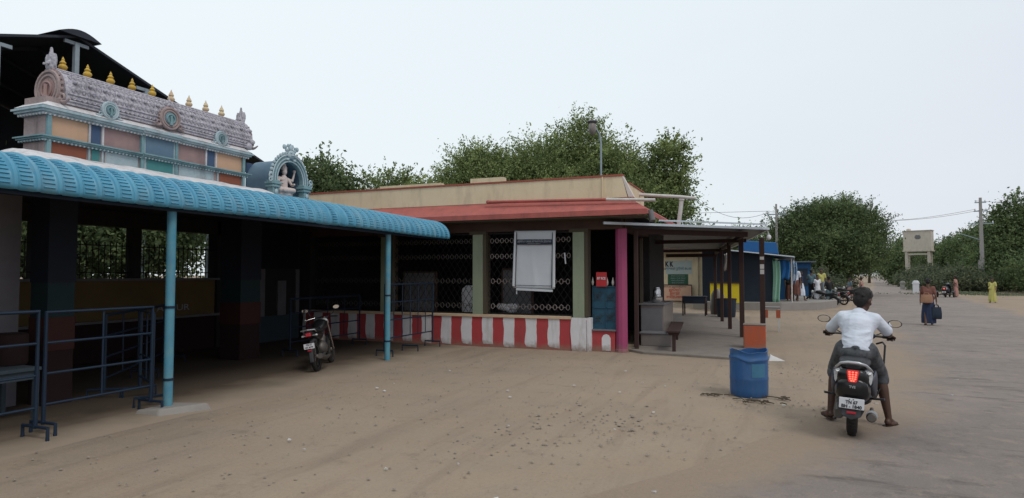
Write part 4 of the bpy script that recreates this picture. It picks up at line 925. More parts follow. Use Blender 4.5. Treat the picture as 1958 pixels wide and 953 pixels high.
def drum():
    t = thing('blue_drum', 'open topped scuffed blue plastic drum standing on the sand', 'drum', (-.26, 9.55, 0), local=True)
    m = MB(); H_, r = .64, .255; n = 48; P = [(r * .93, .0), (r * .985, .02), (r, .10), (r * 1.0, .22), (r * 1.015, .24), (r * 1.015, .26), (r, .28), (r, .47), (r * .985, .50), (r * 1.03, .515), (r * 1.03, .535), (r * .985, .55), (r * .97, H_ - .02), (r * .985, H_ - .012), (r * .985, H_), (r * .94, H_), (r * .93, .5), (r * .92, .04), (.01, .035)]
    m.lathe(P, (0, 0, 0), n, cap=False); m.add([(r * .93 * math.cos(2 * math.pi * i / n), r * .93 * math.sin(2 * math.pi * i / n), 0) for i in range(n)], [tuple(range(n))])
    for i, v in enumerate(m.v):   # dents and uneven rim
        a = math.atan2(v[1], v[0]); d = 1 + .018 * math.sin(a * 2 + 1) * v[2] - .05 * math.exp(-((a + .55) / .35) ** 2) * math.exp(-((v[2] - .5) / .12) ** 2)
        z = v[2] + (.018 * math.sin(a * 2 + .6) + .01 * math.sin(5 * a)) * (v[2] > .45); m.v[i] = (v[0] * d, v[1] * d, z)
    m.build('body', 'drum', t, smooth=True)
    m = MB(); q = []; 
    for k in range(9):
        a = R(-100 + 46 * k / 8); q.append(a)
    for r_, nm, mt, z0, z1 in ((r * 1.006, 'scuffed_patch', 'drum_scuff', .285, .47),):
        vs = [(r_ * math.cos(a), r_ * math.sin(a), z) for z in (z0, z1) for a in [x + .35 for x in q]]; vs += [(v[0] * .985, v[1] * .985, v[2]) for v in vs]
        n = 9; fs = [(i, i + 1, n + i + 1, n + i) for i in range(8)] + [(2 * n + i + 1, 2 * n + i, 3 * n + i, 3 * n + i + 1) for i in range(8)] + [(i, 2 * n + i, 2 * n + i + 1, i + 1) for i in range(8)] + [(n + i, n + i + 1, 3 * n + i + 1, 3 * n + i) for i in range(8)]
        m.add(vs, fs); m.build(nm, mt, t, smooth=True)
drum()
m = MB(); m.prism([(-.05, -.1, 0), (.25, -.02, 0), (.12, .15, 0), (-.12, .1, 0)], [(-.02, -.02, .10), (.02, .0, .08), (.02, .03, .09), (-.03, .03, .12)]); tag(m.build('crumpled_sheet', 'litter', None, loc=(.06, 13.6, .0)), 'crumpled whitish sheet on the ground right of the blue drum', 'litter')

# ================================================================ SHOPS
def kk_shop():
    t = thing('cream_shop', 'cream walled shop with painted KK lettering and a green board seen through the shelter', 'shop', (-5, 40.3, 0))
    Y = 40.3
    m = MB(); m.box(-9, -3.95, Y, Y + 5, -.05, 4.6); m.build('wall', 'cream', t)
    m = MB(); m.box(-3.95, -3.35, Y + .1, Y + .6, -.05, 4.3); m.build('pillar', 'cream', t)
    m = MB(); m.box(-9, -3.4, Y - .8, Y, 3.15, 3.35); m.build('ledge', 'brown', t)
    m = MB(); m.box(-5.9, -4.3, Y - .006, Y - .002, 1.75, 2.58); m.build('faded_patch', 'patch_blue', t)
    text('K K', .42, 'lettering', 'ink_black', t, face_my(-5.70, Y - .012, 2.36), bold=.02, width=.5)
    text('ஸ்ரீ முருகன் ஜூஸ் கடை', .22, 'lettering', 'gate_blue', t, face_my(-5.35, Y - .012, 2.10), width=2.0)
    m = MB(); m.box(-5.78, -4.55, Y - .03, Y - .008, 1.10, 1.74); b = m.build('notice_board', 'board_green', t)
    for k, w in enumerate((.85, .9, .8, .75)): text('விலை பட்டியல் விவரம்', .1, 'lettering', 'ink_grey', b, face_my(-5.16, Y - .036, 1.64 - .145 * k), width=w)
kk_shop()
def kk_banner():
    t = thing('peach_banner', 'peach cloth banner with red lettering hung below the green notice board', 'banner', (-5.3, 40.1, .4))
    Y = 40.15
    m = MB(); m.box(-6.32, -4.35, Y, Y + .02, .10, 1.04); m.build('cloth', 'banner_peach', t)
    m = MB(); m.box(-6.38, -4.32, Y - .012, Y + .03, 1.045, 1.10); m.box(-4.35, -4.31, Y - .01, Y + .03, .0, 1.04); m.build('frame', 'wood_dark', t)
    text('அன்புடன் அழைக்கிறோம்', .12, 'lettering', 'ink_black', t, face_my(-5.4, Y - .006, .96), width=1.5)
    for k, (s_, w) in enumerate((('ஜூஸ்', .7), ('இளநீர்', .6), ('குளிர்பானம்', 1.0))): text(s_, .2, 'lettering', 'ink_red', t, face_my(-5.35, Y - .006, .77 - .22 * k), width=w, bold=.006)
kk_banner()
def dark_shop():
    t = thing('blue_shop', 'dark blue roadside shop with a blue tarpaulin roof and a sloping tin awning', 'shop', (-1, 33, 0))
    m = MB(); m.box(-3.05, .25, 33.2, 41.5, 0, 2.9); m.build('wall', 'shop_dark', t)
    m = MB(); m.box(-1.3, .18, 33.19, 33.2, .35, 2.7); m.build('shutter', 'shop_dark', t)
    m = MB(); m.box(.25, .30, 33.25, 36.5, .35, 2.7); m.build('green_side', 'shop_green', t)
    m = MB(); m.box(.30, .9, 36.5, 41.5, .35, 2.5); m.build('side_bay', 'shop_blue', t)
    m = MB(); P = [(-3.3, 31.9, 3.05), (1.2, 32.6, 2.52), (1.5, 41.5, 2.55), (-3.3, 41.5, 3.2)]
    m.prism(P, [(x, y, z + .05) for x, y, z in P]); m.build('awning', 'tin', t)
    m = MB(); m.bar((-3.3, 31.88, 3.09), (1.2, 32.58, 2.56), .06, .05); m.bar((1.2, 32.6, 2.55), (1.5, 41.4, 2.58), .05); m.build('awning_edge', 'tin_edge', t)
    m = MB(); m.prism([(-1.3, 33, 2.85), (.55, 33.2, 2.7), (.6, 40, 2.7), (-1.3, 40, 2.9)], [(-1.3, 33, 3.42), (.45, 33.2, 3.28), (.4, 40, 3.3), (-1.3, 40, 3.45)]); m.build('tarpaulin', 'tarp', t, bevel=.03)
    for x, y in ((1.1, 33.3), (1.35, 37.5)): m = MB(); m.tube([(x, y, 0.3), (x, y, 2.55)], .035, 8); m.build('awning_post', 'pvc', t, smooth=True)
    m = MB(); m.box(-2.5, -1.15, 31.0, 31.4, .40, 1.30); m.build('yellow_counter_board', 'yellow', t)
    m = MB(); m.box(-2.55, -1.1, 30.95, 31.5, 1.30, 1.36); m.box(-2.5, -2.44, 31, 31.4, 0, .4); m.box(-1.2, -1.14, 31, 31.4, 0, .4); m.build('counter_frame', 'wood_dark', t)
    m = MB(); P = [(-3.4, 32.2), (.6, 32.4), (2.2, 33.6), (3.3, 36.5), (4.2, 43), (-3.4, 43)]
    m.prism([(x, y, -.05) for x, y in P], [(x, y, .38) for x, y in P]); m.build('concrete_apron', 'apron', t, bevel=.02)
dark_shop()
def hanging(name, label, x, y, z0, z1, w, mt, rz=0):
    m = MB(); n = 8; rows = []
    for j in range(9):
        v = j / 8
        for i in range(n + 1): u = i / n; rows.append((-w / 2 + w * u + .03 * math.sin(v * 5), .05 * math.sin(u * 12 + v), z1 - (z1 - z0) * v - .04 * math.sin(u * 9)))
    m.add(rows, [(j * (n + 1) + i, j * (n + 1) + i + 1, (j + 1) * (n + 1) + i + 1, (j + 1) * (n + 1) + i) for j in range(8) for i in range(n)])
    o = m.build(name, mt, None, smooth=True, loc=(x, y, 0)); s = o.modifiers.new('t', 'SOLIDIFY'); s.thickness = .01; o.rotation_euler.z = rz; tag(o, label, 'cloth')
hanging('hanging_cloth', 'pale green cloth hanging at the corner of the dark blue shop', .42, 32.9, .35, 2.4, .32, 'cloth_green')
hanging('hanging_cloth', 'bright blue sheet hanging beside the pale green cloth', .78, 33.1, 1.5, 2.4, .5, 'tarp')
hanging('hanging_cloth', 'light blue garment hanging near the white awning post', 1.25, 34.5, 1.2, 2.35, .25, 'cloth_blue')
hanging('hanging_cloth', 'pale bunch of packets hanging under the awning above the yellow board', -1.75, 31.3, 1.9, 2.7, .22, 'glass_dim')
def dark_bin():
    t = thing('dark_basket', 'dark round basket standing in front of the yellow counter', 'basket', (-1.5, 26.0, .0), local=True)
    m = MB(); m.lathe([(.28, 0), (.34, .1), (.38, .75)], (0, 0, 0), 18); m.build('body', 'shop_dark', t, smooth=True)
    m = MB(); m.torus((0, 0, .76), .38, .025, 'z', 20, 6); m.build('rim', 'wood_dark', t)
dark_bin()
def sack():
    m = MB(); m.skirt([(0, 0, 0, .26, .2), (.3, 0, 0, .3, .22), (.8, .02, 0, .27, .2), (1.05, .0, 0, .12, .1)], 16, wob=.1); tag(m.build('grain_sack', 'glass_dim', None, smooth=True, loc=(-1.95, 27.6, .055)), 'tall grey brown sack leaning by the shelter post', 'sack')
sack()
def kiosk():
    t = thing('blue_kiosk', 'plain blue tin kiosk behind the standing people', 'kiosk', (2.5, 45, 0))
    m = MB(); m.box(1.3, 2.6, 44.2, 47, 0, 2.5); m.build('wall', 'shop_blue', t, bevel=.02)
    m = MB(); m.box(1.1, 2.9, 43.9, 47.2, 2.5, 2.57); m.build('roof', 'tin', t)
    m = MB(); m.box(1.5, 2.4, 44.17, 44.2, 1.0, 2.1); m.build('shutter', 'shop_dark', t)
kiosk()

# ================================================================ QUEUE BARRICADES
def barricade(label, p, q, h, bays, bars, feet, grp='blue queue barricades under the canopy', rows=(.25, .5, .75)):
    p = Vector(p); q = Vector(q); d = q - p; L = d.length; a = math.atan2(d.y, d.x)
    t = thing('queue_barricade', label, 'barricade', p, a, grp, local=True)
    m = MB(); m.tube([(0, 0, .12), (0, 0, h), (L, 0, h), (L, 0, .12)], .022, 8); m.build('frame', 'rail_blue', t)
    for r in rows: m = MB(); m.tube([(0, 0, h * r), (L, 0, h * r)], .014, 7); m.build('rail', 'rail_blue', t)
    for k in range(1, bars): x = L * k / bars; m = MB(); m.tube([(x, 0, h * rows[0]), (x, 0, h)], .011, 6); m.build('upright', 'rail_blue', t)
    for k in range(feet): x = L * k / max(1, feet - 1); m = MB(); m.tube([(x, -.2, .0), (x, -.2, .14), (x, .2, .14), (x, .2, .0)], .018, 6); m.build('foot', 'rail_blue', t)
barricade('thick railed barricade at the left edge nearest the camera', (-7.0, 2.6, 0), (-7.0, 4.2, 0), 1.32, 3, 3, 2)
barricade('barricade beside the front canopy post', (-7.12, 4.35, 0), (-7.12, 5.6, 0), 1.30, 3, 2, 2)
barricade('short barricade just behind the front canopy post', (-7.35, 5.8, 0), (-8.1, 6.2, 0), 1.2, 3, 2, 2)
barricade('inner barricade in front of the lettered ochre wall', (-8.4, 5.9, 0), (-10.6, 8.8, 0), 1.15, 3, 5, 3)
barricade('tall barred barricade beyond the second canopy post', (-7.35, 11.1, 0), (-7.35, 13.1, 0), 1.50, 3, 6, 3)
barricade('dim barricade behind the parked motorcycle', (-9.2, 10.4, 0), (-9.2, 12.8, 0), 1.2, 3, 4, 2)
table('small_table', 'low pale framed table inside the canopy at the left edge', -8.3, 4.55, .7, .55, .62, 'base_slate', 'base_slate')
m = MB(); m.lathe([(.17, 0), (.19, .03), (.19, .36), (.16, .38)], (0, 0, 0), 18); tag(m.build('red_bucket', 'inner_red', None, smooth=True, loc=(-8.45, 4.75, .62)), 'dull red tub standing on the low table at the left', 'tub')

# ================================================================ POLES, TANK, WIRES
def power_pole(label, x, y, h, arms, r=.14, grp='electricity poles'):
    t = thing('utility_pole', label, 'utility pole', (x, y, 0), local=True, group=grp)
    m = MB(); m.box(-r, r, -r * .7, r * .7, 0, h) if False else m.prism([(-r, -r * .7, 0), (r, -r * .7, 0), (r, r * .7, 0), (-r, r * .7, 0)], [(-r * .55, -r * .45, h), (r * .55, -r * .45, h), (r * .55, r * .45, h), (-r * .55, r * .45, h)]); m.build('pole', 'concrete_pole', t)
    for z, w in arms:
        m = MB(); m.bar((-w / 2, 0, z), (w / 2, 0, z), .09, .1); a = m.build('crossarm', 'steel_grey', t)
        for s in (-.46, 0, .46) if w > 1.2 else (-.4, .4): i = MB(); i.lathe([(.03, 0), (.07, .04), (.07, .1), (.04, .14), (.06, .18), (.02, .22)], (s * w, 0, z + .05), 8); i.build('insulator', 'ink_white', a)
    return t
power_pole('concrete pole with one crossarm beside the round tree', .83, 59.4, 7.9, [(7.0, 1.5)])
pt = power_pole('tall concrete pole with stacked crossarms in front of the dark trees', 20.6, 78.3, 9.7, [(7.0, 2.2), (8.3, 1.2), (9.2, 1.0)], .2)
m = MB(); m.box(-.4, 0, -.35, -.2, 2.2, 3.2); m.build('meter_box', 'concrete_pole', pt)
m = MB(); m.bar((-1.8, 0, 6.0), (0, 0, 5.3), .08); m.build('stay_arm', 'steel_grey', pt)
def wires():
    for k, (a, b) in enumerate([((.3, 59.4, 7.25), (20.1, 78.3, 8.5)), ((1.4, 59.4, 7.25), (21.1, 78.3, 8.5)), (at(1322, 47) + (7.6,), (.3, 59.4, 7.2)), ((20.1, 78.3, 9.4), (60, 95, 9.6)), ((.3, 59.4, 7.3), (-40, 62, 11))]):
        a = Vector(a); b = Vector(b); m = MB(); m.tube([a.lerp(b, i / 16) - Vector((0, 0, 1.0 * math.sin(math.pi * i / 16))) for i in range(17)], .015, 4)
        o = m.build('overhead_wire', 'wire', None); tag(o, ['upper wire between the two poles with crossarms, left strand', 'wire between the two poles with crossarms, right strand', 'wire from the thin mast to the crossarm pole', 'wire leaving the tall pole to the right', 'wire leaving the crossarm pole to the left'][k], 'wire')
wires()
def mast():
    t = thing('thin_mast', 'thin grey mast rising behind the striped hall near the tree edge', 'mast', at(1322, 47) + (0,), local=True)
    m = MB(); m.tube([(0, 0, 0), (0, 0, 7.8)], [.06, .04], 8); m.build('pole', 'steel_grey', t)
    m = MB(); m.bar((-.25, 0, 7.3), (.25, 0, 7.3), .06); m.build('crossbar', 'steel_grey', t)
mast()
def vent():
    t = thing('white_vent_pipe', 'leaning white plastic pipe above the sunshade corner', 'pipe', (-2.35, 18.4, 2.9), local=True)
    m = MB(); m.tube([(0, 0, 0), (.12, 0, .95)], .06, 10); m.build('pipe', 'pvc', t, smooth=True)
    m = MB(); m.tube([(.12, 0, .93), (.125, 0, 1.02)], .075, 10); m.build('cap', 'pvc', t)
vent()
def lamp():
    t = thing('street_lamp', 'pale street lamp head on a thin pole in front of the big tree', 'street lamp', (-5.3, 21.3, 0), local=True)
    m = MB(); m.tube([(0, 0, 0), (0, 0, 6.3), (-.05, 0, 6.6), (-.25, -.1, 6.95)], .035, 8); m.build('pole', 'steel_grey', t)
    m = MB(); m.ell((-.25, -.2, 6.8), (.13, .16, .27), 12, 8); h = m.build('lamp_head', 'glass_dim', t, smooth=True)
    m = MB(); m.ell((-.25, -.2, 7.02), (.19, .2, .06), 12, 6); m.build('lamp_cap', 'inner_grey', h, smooth=True)
lamp()
def tank():
    t = thing('water_tank', 'rectangular cream overhead water tank on concrete legs above the scrub', 'water tank', at(1757, 92) + (0,), R(-22), local=True)
    m = MB(); m.box(-1.75, 1.75, -.9, .9, 5.3, 8.1); m.build('tank', 'tank', t, bevel=.05)
    m = MB(); m.box(-1.85, 1.85, -1.0, 1.0, 5.12, 5.30); m.box(-1.83, 1.83, -.98, .98, 8.1, 8.2); m.build('slab', 'tank', t)
    for a in (-1, 1):
        for b in (-1, 1): m = MB(); m.box(a * 1.4 - .17, a * 1.4 + .17, b * .7 - .17, b * .7 + .17, 0, 5.12); m.build('leg', 'tank', t)
    m = MB(); m.box(-1.23, 1.23, -.8, -.6, 4.6, 4.85); m.build('tie_beam', 'tank', t)
    m = MB(); m.ell((.1, -.9, 7.2), (.4, .03, .35), 10, 6); m.build('damp_stain', 'inner_grey', t)
    m = MB(); m.lathe([(.3, 0), (.3, .2), (.1, .3)], (-1.2, 0, 8.25), 10); m.build('hatch', 'tank', t)
tank()
def gravestone(name, label, x, y, h, mt): m = MB(); m.box(-.25, .25, -.1, .1, 0, h * .7); m.box(-.3, .3, -.12, .12, h * .7, h * .8); m.ell((0, 0, h * .8), (.28, .1, h * .2), 12, 6); tag(m.build(name, mt, None, loc=(x, y, 0)), label, 'marker stone')
gravestone('marker_stone', 'white roadside marker stone in front of the scrub', *at(1750, 60), 1.2, 'ink_white')
gravestone('marker_stone', 'low pale marker stone nearer the road bend', *at(1725, 75), 1.0, 'concrete_pole')

# ================================================================ TREES
def leaf_mesh(name, pts, nrm, size, mt, parent, tint):
    n = len(pts); k = 2      # each leaf spray = 2 crossed slim quads
    a = RNG.normal(size=(n, 3)); a /= np.linalg.norm(a, axis=1)[:, None]
    b = np.cross(a, RNG.normal(size=(n, 3))); b /= np.linalg.norm(b, axis=1)[:, None]
    s = size * RNG.uniform(.55, 1.3, n)[:, None]
    a = a * s; b = b * s * .5
    v = np.stack([pts - a * .5, pts + b * .5 - a * .05, pts + a * .5, pts - b * .5 + a * .05], 1).reshape(-1, 3)
    me = bpy.data.meshes.new(name); me.vertices.add(n * 4); me.vertices.foreach_set('co', v.astype(np.float32).ravel())
    me.loops.add(n * 4); me.loops.foreach_set('vertex_index', np.arange(n * 4, dtype=np.int32))
    me.polygons.add(n); me.polygons.foreach_set('loop_start', np.arange(0, n * 4, 4, dtype=np.int32)); me.polygons.foreach_set('loop_total', np.full(n, 4, dtype=np.int32))
    me.update(calc_edges=True); me.materials.append(mt)
    at = me.attributes.new('tint', 'FLOAT', 'POINT'); at.data.foreach_set('value', np.repeat(np.clip(tint, 0, 1), 4).astype(np.float32))
    o = bpy.data.objects.new(name, me); COL.objects.link(o); o.parent = parent; return o
def tree(name, label, cat, loc, lobes, nleaf, size, mt=None, trunk=.2, grp=None, clump=.38, wisps=0, low=0.0):
    """lobes: (dx, dy, z, rx, rz) foliage masses; twig clumps scattered in them carry the leaf sprays"""
    t = thing(name, label, cat, loc, 0, grp, local=True); mt = mt or LEAF_A
    lob = np.array(lobes, float); vol = lob[:, 3] ** 2 * lob[:, 4]; pr = vol / vol.sum()
    per = 34; nc = max(12, nleaf // per)
    idx = RNG.choice(len(lob), nc, p=pr)
    d = RNG.normal(size=(nc, 3)); d /= np.linalg.norm(d, axis=1)[:, None]
    rr = RNG.uniform(.25, 1.0, nc) ** .45
    rr *= 1 + .16 * np.sin(d[:, 0] * 7 + idx) * np.sin(d[:, 2] * 6 + d[:, 1] * 5)
    c = lob[idx, :3] + d * rr[:, None] * np.stack([lob[idx, 3], lob[idx, 3], lob[idx, 4]], 1)
    c[:, 2] = np.maximum(c[:, 2], low + .2)
    ctint = RNG.uniform(0, 1, nc) ** 1.4
    cs = clump * RNG.uniform(.5, 1.5, nc)
    p = c[:, None, :] + RNG.normal(size=(nc, per, 3)) * cs[:, None, None] * np.array([1, 1, .62])
    # twigs: leaves strung along short shoots for a feathery outline
    ns = int(nc * (.5 + wisps)); j = RNG.integers(0, nc, ns); sd = d[j] + RNG.normal(size=(ns, 3)) * .5 + np.array([0, 0, .25]); sd /= np.linalg.norm(sd, axis=1)[:, None]
    L = clump * RNG.uniform(1.0, 2.4 + 1.3 * wisps, ns); u = RNG.uniform(0, 1, (ns, 22))
    q = c[j][:, None, :] + sd[:, None, :] * (u * L[:, None])[:, :, None] + RNG.normal(size=(ns, 22, 3)) * clump * .10
    pts = np.concatenate([p.reshape(-1, 3), q.reshape(-1, 3)]); tint = np.concatenate([np.repeat(ctint, per), np.repeat(ctint[j], 22)]) + RNG.normal(size=len(pts)) * .16
    leaf_mesh('crown', pts, None, size, mt, t, tint)
    m = MB(); cx, cy = lob[:, 0].mean(), lob[:, 1].mean(); top = lob[:, 2].mean() + .2
    m.tube([(0, 0, -.1), (.05, 0, top * .3), (cx * .4, cy * .4, top * .6), (cx * .8, cy * .8, top)], [trunk, trunk * .8, trunk * .6, trunk * .3], 8)
    for k in range(len(lob)):
        l = lob[k]; b = Vector((cx * .4, cy * .4, top * (.35 + .25 * random.random()))); e_ = Vector((l[0], l[1], l[2]))
        mid = b.lerp(e_, .5) + Vector((random.uniform(-.2, .2), random.uniform(-.2, .2), .2)); m.tube([b, mid, e_], [trunk * .5, trunk * .33, trunk * .15], 6)
        for s_ in range(5):
            dd = Vector((random.gauss(0, 1), random.gauss(0, 1), abs(random.gauss(0, .8)))).normalized(); m.tube([e_ , e_ + Vector((dd.x * l[3], dd.y * l[3], dd.z * l[4])) * .55, e_ + Vector((dd.x * l[3], dd.y * l[3], dd.z * l[4])) * 1.0], [trunk * .16, trunk * .1, trunk * .03], 4)
    m.build('trunk', 'bark', t); return t
G1 = 'trees behind the striped hall'
tree('broad_tree', 'tallest spreading tree behind the striped hall, centre of the row', 'tree', (-8.3, 26.6, 0), [(-1, 0, 6.4, 1.6, 1.2), (.8, .2, 7.2, 1.25, 1.2), (1.9, .2, 6.2, 1.4, 1.2), (.2, 0, 5.2, 2.4, 1.5), (-2.2, 0, 5.4, 1.5, 1.2), (2.6, 0, 4.8, 1.8, 1.2)], 95000, .115, trunk=.3, grp=G1, wisps=.5)
tree('broad_tree', 'bushy light green tree at the left end of the big row behind the hall', 'tree', (-12.2, 25.2, 0), [(.2, 0, 6.3, 1.2, 1.0), (-.7, 0, 5.2, 1.1, 1.0), (1.2, .1, 5.6, 1.5, 1.3), (.2, 0, 4.4, 1.9, 1.1)], 52000, .11, LEAF_A, .22, G1, wisps=.5)
tree('broad_tree', 'tree with thin wispy outer boughs at the right end of the row behind the hall', 'tree', (-6.5, 28.2, 0), [(1.3, 0, 5.4, 1.4, 1.1), (.3, -.3, 5.4, 1.5, 1.1), (2.0, -.2, 4.8, 1.2, 1.1)], 46000, .11, LEAF_A, .22, G1, wisps=.6)
tree('broad_tree', 'airy sparse tree whose boughs hang over the right corner of the hall', 'tree', (-6.1, 27.4, 0), [(2.2, 0, 6.9, .7, .55), (2.5, 0, 5.7, .5, .6), (2.3, 0, 4.5, .6, .7), (2.95, 0, 4.2, .28, .45), (2.85, 0, 6.3, .3, .35)], 6500, .13, LEAF_A, .12, G1, wisps=.6, clump=.28)
tree('dark_tree', 'small dark tree low on the left flank of the big row', 'tree', (-14.3, 26.5, 0), [(.3, 0, 5.1, .9, .9), (1.0, 0, 5.5, .7, .7), (-.8, 0, 4.4, .6, .5)], 8000, .15, LEAF_B, .18, G1, wisps=.7)
G2 = 'trees behind the temple hall'
tree('round_tree', 'dark leafy tree just right of the arched niche', 'tree', (-16.4, 20.0, 0), [(0, 0, 5.3, .9, .9), (.9, 0, 4.9, .7, .8), (-.8, 0, 4.7, .8, .8), (.2, 0, 4.0, 1.4, .9)], 16000, .16, LEAF_B, .18, G2, wisps=.2)
tree('feathery_tree', 'feathery tree between the niche and the big row', 'tree', (-14.2, 21.8, 0), [(0, 0, 4.8, 1.1, .95), (-1.2, 0, 4.4, .9, .7), (1.0, 0, 4.8, .8, .8), (0, 0, 3.8, 1.6, .8)], 13000, .12, LEAF_A, .14, G2, wisps=1.2, clump=.3)
for k, (x, y, lab) in enumerate([(-18.5, 8.5, 'tree seen through the railing at the far left'), (-19.5, 11.3, 'tree seen through the railing left of the front post'), (-18.6, 14.0, 'tree seen through the railing right of the front post'), (-16.2, 12.2, 'nearest yard tree behind the railing by the front post'), (-15.8, 9.4, 'nearest yard tree behind the left railing bay')]):
    tree('yard_tree', lab, 'tree', (x, y, 0), [(0, 0, 3.0, 1.5, 1.1), (.2, -.8, 2.4, 1.0, .8), (-.6, .7, 3.6, 1.1, .9), (.3, .9, 2.6, 1.0, 1.0)], 13000, .14, LEAF_B, .14, 'trees in the yard beyond the railing')
tree('roundish_tree', 'large dense round tree standing over the people and the road', 'tree', (5.2, 61, 0), [(0, 0, 6.1, 2.8, 2.0), (-2.4, 0, 5.4, 2.3, 2.0), (2.0, 0, 5.4, 2.2, 2.0), (-3.2, -.5, 3.6, 1.8, 1.5), (.2, -1.5, 3.8, 3.2, 2.0), (2.9, -.5, 3.8, 1.5, 1.4), (.6, 0, 7.2, 1.2, .9)], 85000, .18, LEAF_B, .35, wisps=.55, clump=.5)
G3 = 'trees along the right side of the road'
for i, (u, d, h, w, lab) in enumerate([(1714, 104, 6.2, 2.1, 'dark tree just left of the water tank'), (1802, 106, 8.2, 3.2, 'dark tree right of the water tank'), (1842, 98, 8.6, 3.4, 'dark tree between the water tank and the tall pole'), (1872, 90, 9.0, 3.4, 'dark tree directly behind the tall pole'), (1908, 80, 9.6, 3.2, 'second dark tree right of the tall pole'), (1950, 66, 10.6, 3.0, 'tallest tree at the right edge of the picture'), (1925, 74, 7.6, 2.8, 'dark tree filling the gap before the right edge')]):
    x, y = at(u, d)
    tree('roadside_tree', lab, 'tree', (x, y, 0), [(0, 0, h * .72, w * .62, h * .22), (-w * .5, 0, h * .55, w * .6, h * .25), (w * .5, 0, h * .58, w * .6, h * .25), (0, -.6, h * .36, w * .95, h * .28), (.3, 0, h * .9, w * .3, h * .1)], 17000, .30, LEAF_B, .3, G3, clump=.6, wisps=.3)
tree('small_far_tree', 'small rounded tree far down the road', 'tree', (19.8, 150, 0), [(0, 0, 4.2, 2.8, 1.5), (-1.5, 0, 3.4, 2, 1.2), (1.8, 0, 3.2, 2, 1.1)], 4500, .5, LEAF_C, .3, clump=.7)
tree('small_far_tree', 'far tree behind the road bend left of the tank', 'tree', (27, 150, 0), [(0, 0, 6.8, 3.2, 2.6), (2, 0, 5, 3, 2.4), (-1, 0, 4, 2.6, 2)], 6000, .5, LEAF_B, .3, clump=.8)
for k, (x, y, h) in enumerate([(-3.0, 63, 6.4), (-6.5, 62, 6.8), (-.6, 66, 6.2)]):
    tree('low_tree', ['low tree showing above the tin shelter roof near the crossarm pole', 'low tree showing above the tin shelter by the thin mast', 'low tree between the round tree and the crossarm pole'][k], 'tree', (x, y, 0), [(0, 0, h - 1.2, 2.0, 1.1), (1.2, 0, h - 2.2, 1.7, 1.2), (-1.3, 0, h - 2.3, 1.7, 1.2), (0, 0, h - 3.8, 2.4, 1.6)], 6500, .26, LEAF_B, .2, 'low trees behind the tin shelter', clump=.5, wisps=.4)
# scrub bushes
B1 = 'scrub bushes below the water tank'
for k, (u, d, w, h, lab) in enumerate([(1727, 116, 1.7, 2.8, 'scrub bush farthest along the road bend'), (1753, 90, 2.3, 3.4, 'scrub bush in front of the left tank leg'), (1780, 86, 2.8, 3.3, 'tall scrub bush in front of the right tank leg'), (1800, 66, 1.9, 2.2, 'low scrub bush behind the three wheeled scooter'), (1838, 64, 2.4, 2.6, 'scrub bush left of the tall pole'), (1866, 70, 2.8, 3.2, 'scrub bush behind the tall pole'), (1768, 72, 1.2, 1.2, 'low scrub bush beside the white marker stone')]):
    x, y = at(u, d)
    tree('scrub_bush', lab, 'bush', (x, y, 0), [(0, 0, h * .42, w, h * .45), (w * .6, .3, h * .3, w * .7, h * .33), (-w * .6, -.2, h * .3, w * .7, h * .3)], 8000, .22, LEAF_C, .08, B1, clump=.4, wisps=.4)
B2 = 'dense undergrowth along the right shoulder'
for k, (x, y, w, h, lab) in enumerate([(24.5, 73, 3.2, 4.2, 'undergrowth clump right of the tall pole'), (27.5, 70, 3.2, 4.6, 'undergrowth clump at the right edge of the picture'), (24.4, 63, 2.3, 2.3, 'low undergrowth clump behind the woman in yellow'), (31.5, 67, 3.2, 5, 'undergrowth clump beyond the right edge'), (22.5, 80, 3.4, 4.5, 'undergrowth clump between the pole and the far trees')]):
    tree('undergrowth', lab, 'bush', (x, y, 0), [(0, 0, h * .5, w, h * .5), (w * .5, .3, h * .4, w * .8, h * .42), (-w * .5, -.2, h * .35, w * .8, h * .38)], 9000, .26, LEAF_B, .08, B2, clump=.5, wisps=.2)
for k, (x, y) in enumerate([(3.6, 53.5), (4.8, 58.5), (2.3, 50)]):
    tree('verge_bush', ['grey green bush behind the parked motorcycles', 'bush at the foot of the round tree by the road', 'bush between the kiosk and the parked motorcycles'][k], 'bush', (x, y, 0), [(0, 0, .9, 1.4, .9), (.9, 0, .7, 1, .7)], 4000, .18, LEAF_C, .06, 'bushes on the left verge', clump=.35, wisps=.4)
# far wood closing the horizon
def far_wood():
    n = 26000; x = RNG.uniform(-260, 420, n); y = 330 + RNG.uniform(-20, 20, n) + np.abs(x - 60) * -.1
    keep = ~((x > 38) & (x < 62)); x, y = x[keep], y[keep]; hmax = 6 + 2.5 * np.sin(x * .05) + 1.5 * np.sin(x * .17)
    z = RNG.uniform(0, 1, len(x)) ** .8 * hmax
    o = leaf_mesh('far_wood', np.stack([x, y, z], 1), None, 3.2, LEAF_B, None, RNG.uniform(0, 1, len(x))); tag(o, kind='stuff')
far_wood()
def verge_grass():
    pts = []
    for (cx, cy, sx, sy, n) in [(17.2, 68, .8, 3, 1800), (22, 64, 5, 1.2, 2500)]:
        if n: pts.append(np.stack([RNG.normal(cx, sx, n), RNG.normal(cy, sy, n), RNG.uniform(.01, .14, n)], 1))
    pts = np.concatenate(pts); o = leaf_mesh('verge_grass', pts, None, .16, LEAF_C, None, RNG.uniform(0, 1, len(pts))); tag(o, kind='stuff')
verge_grass()

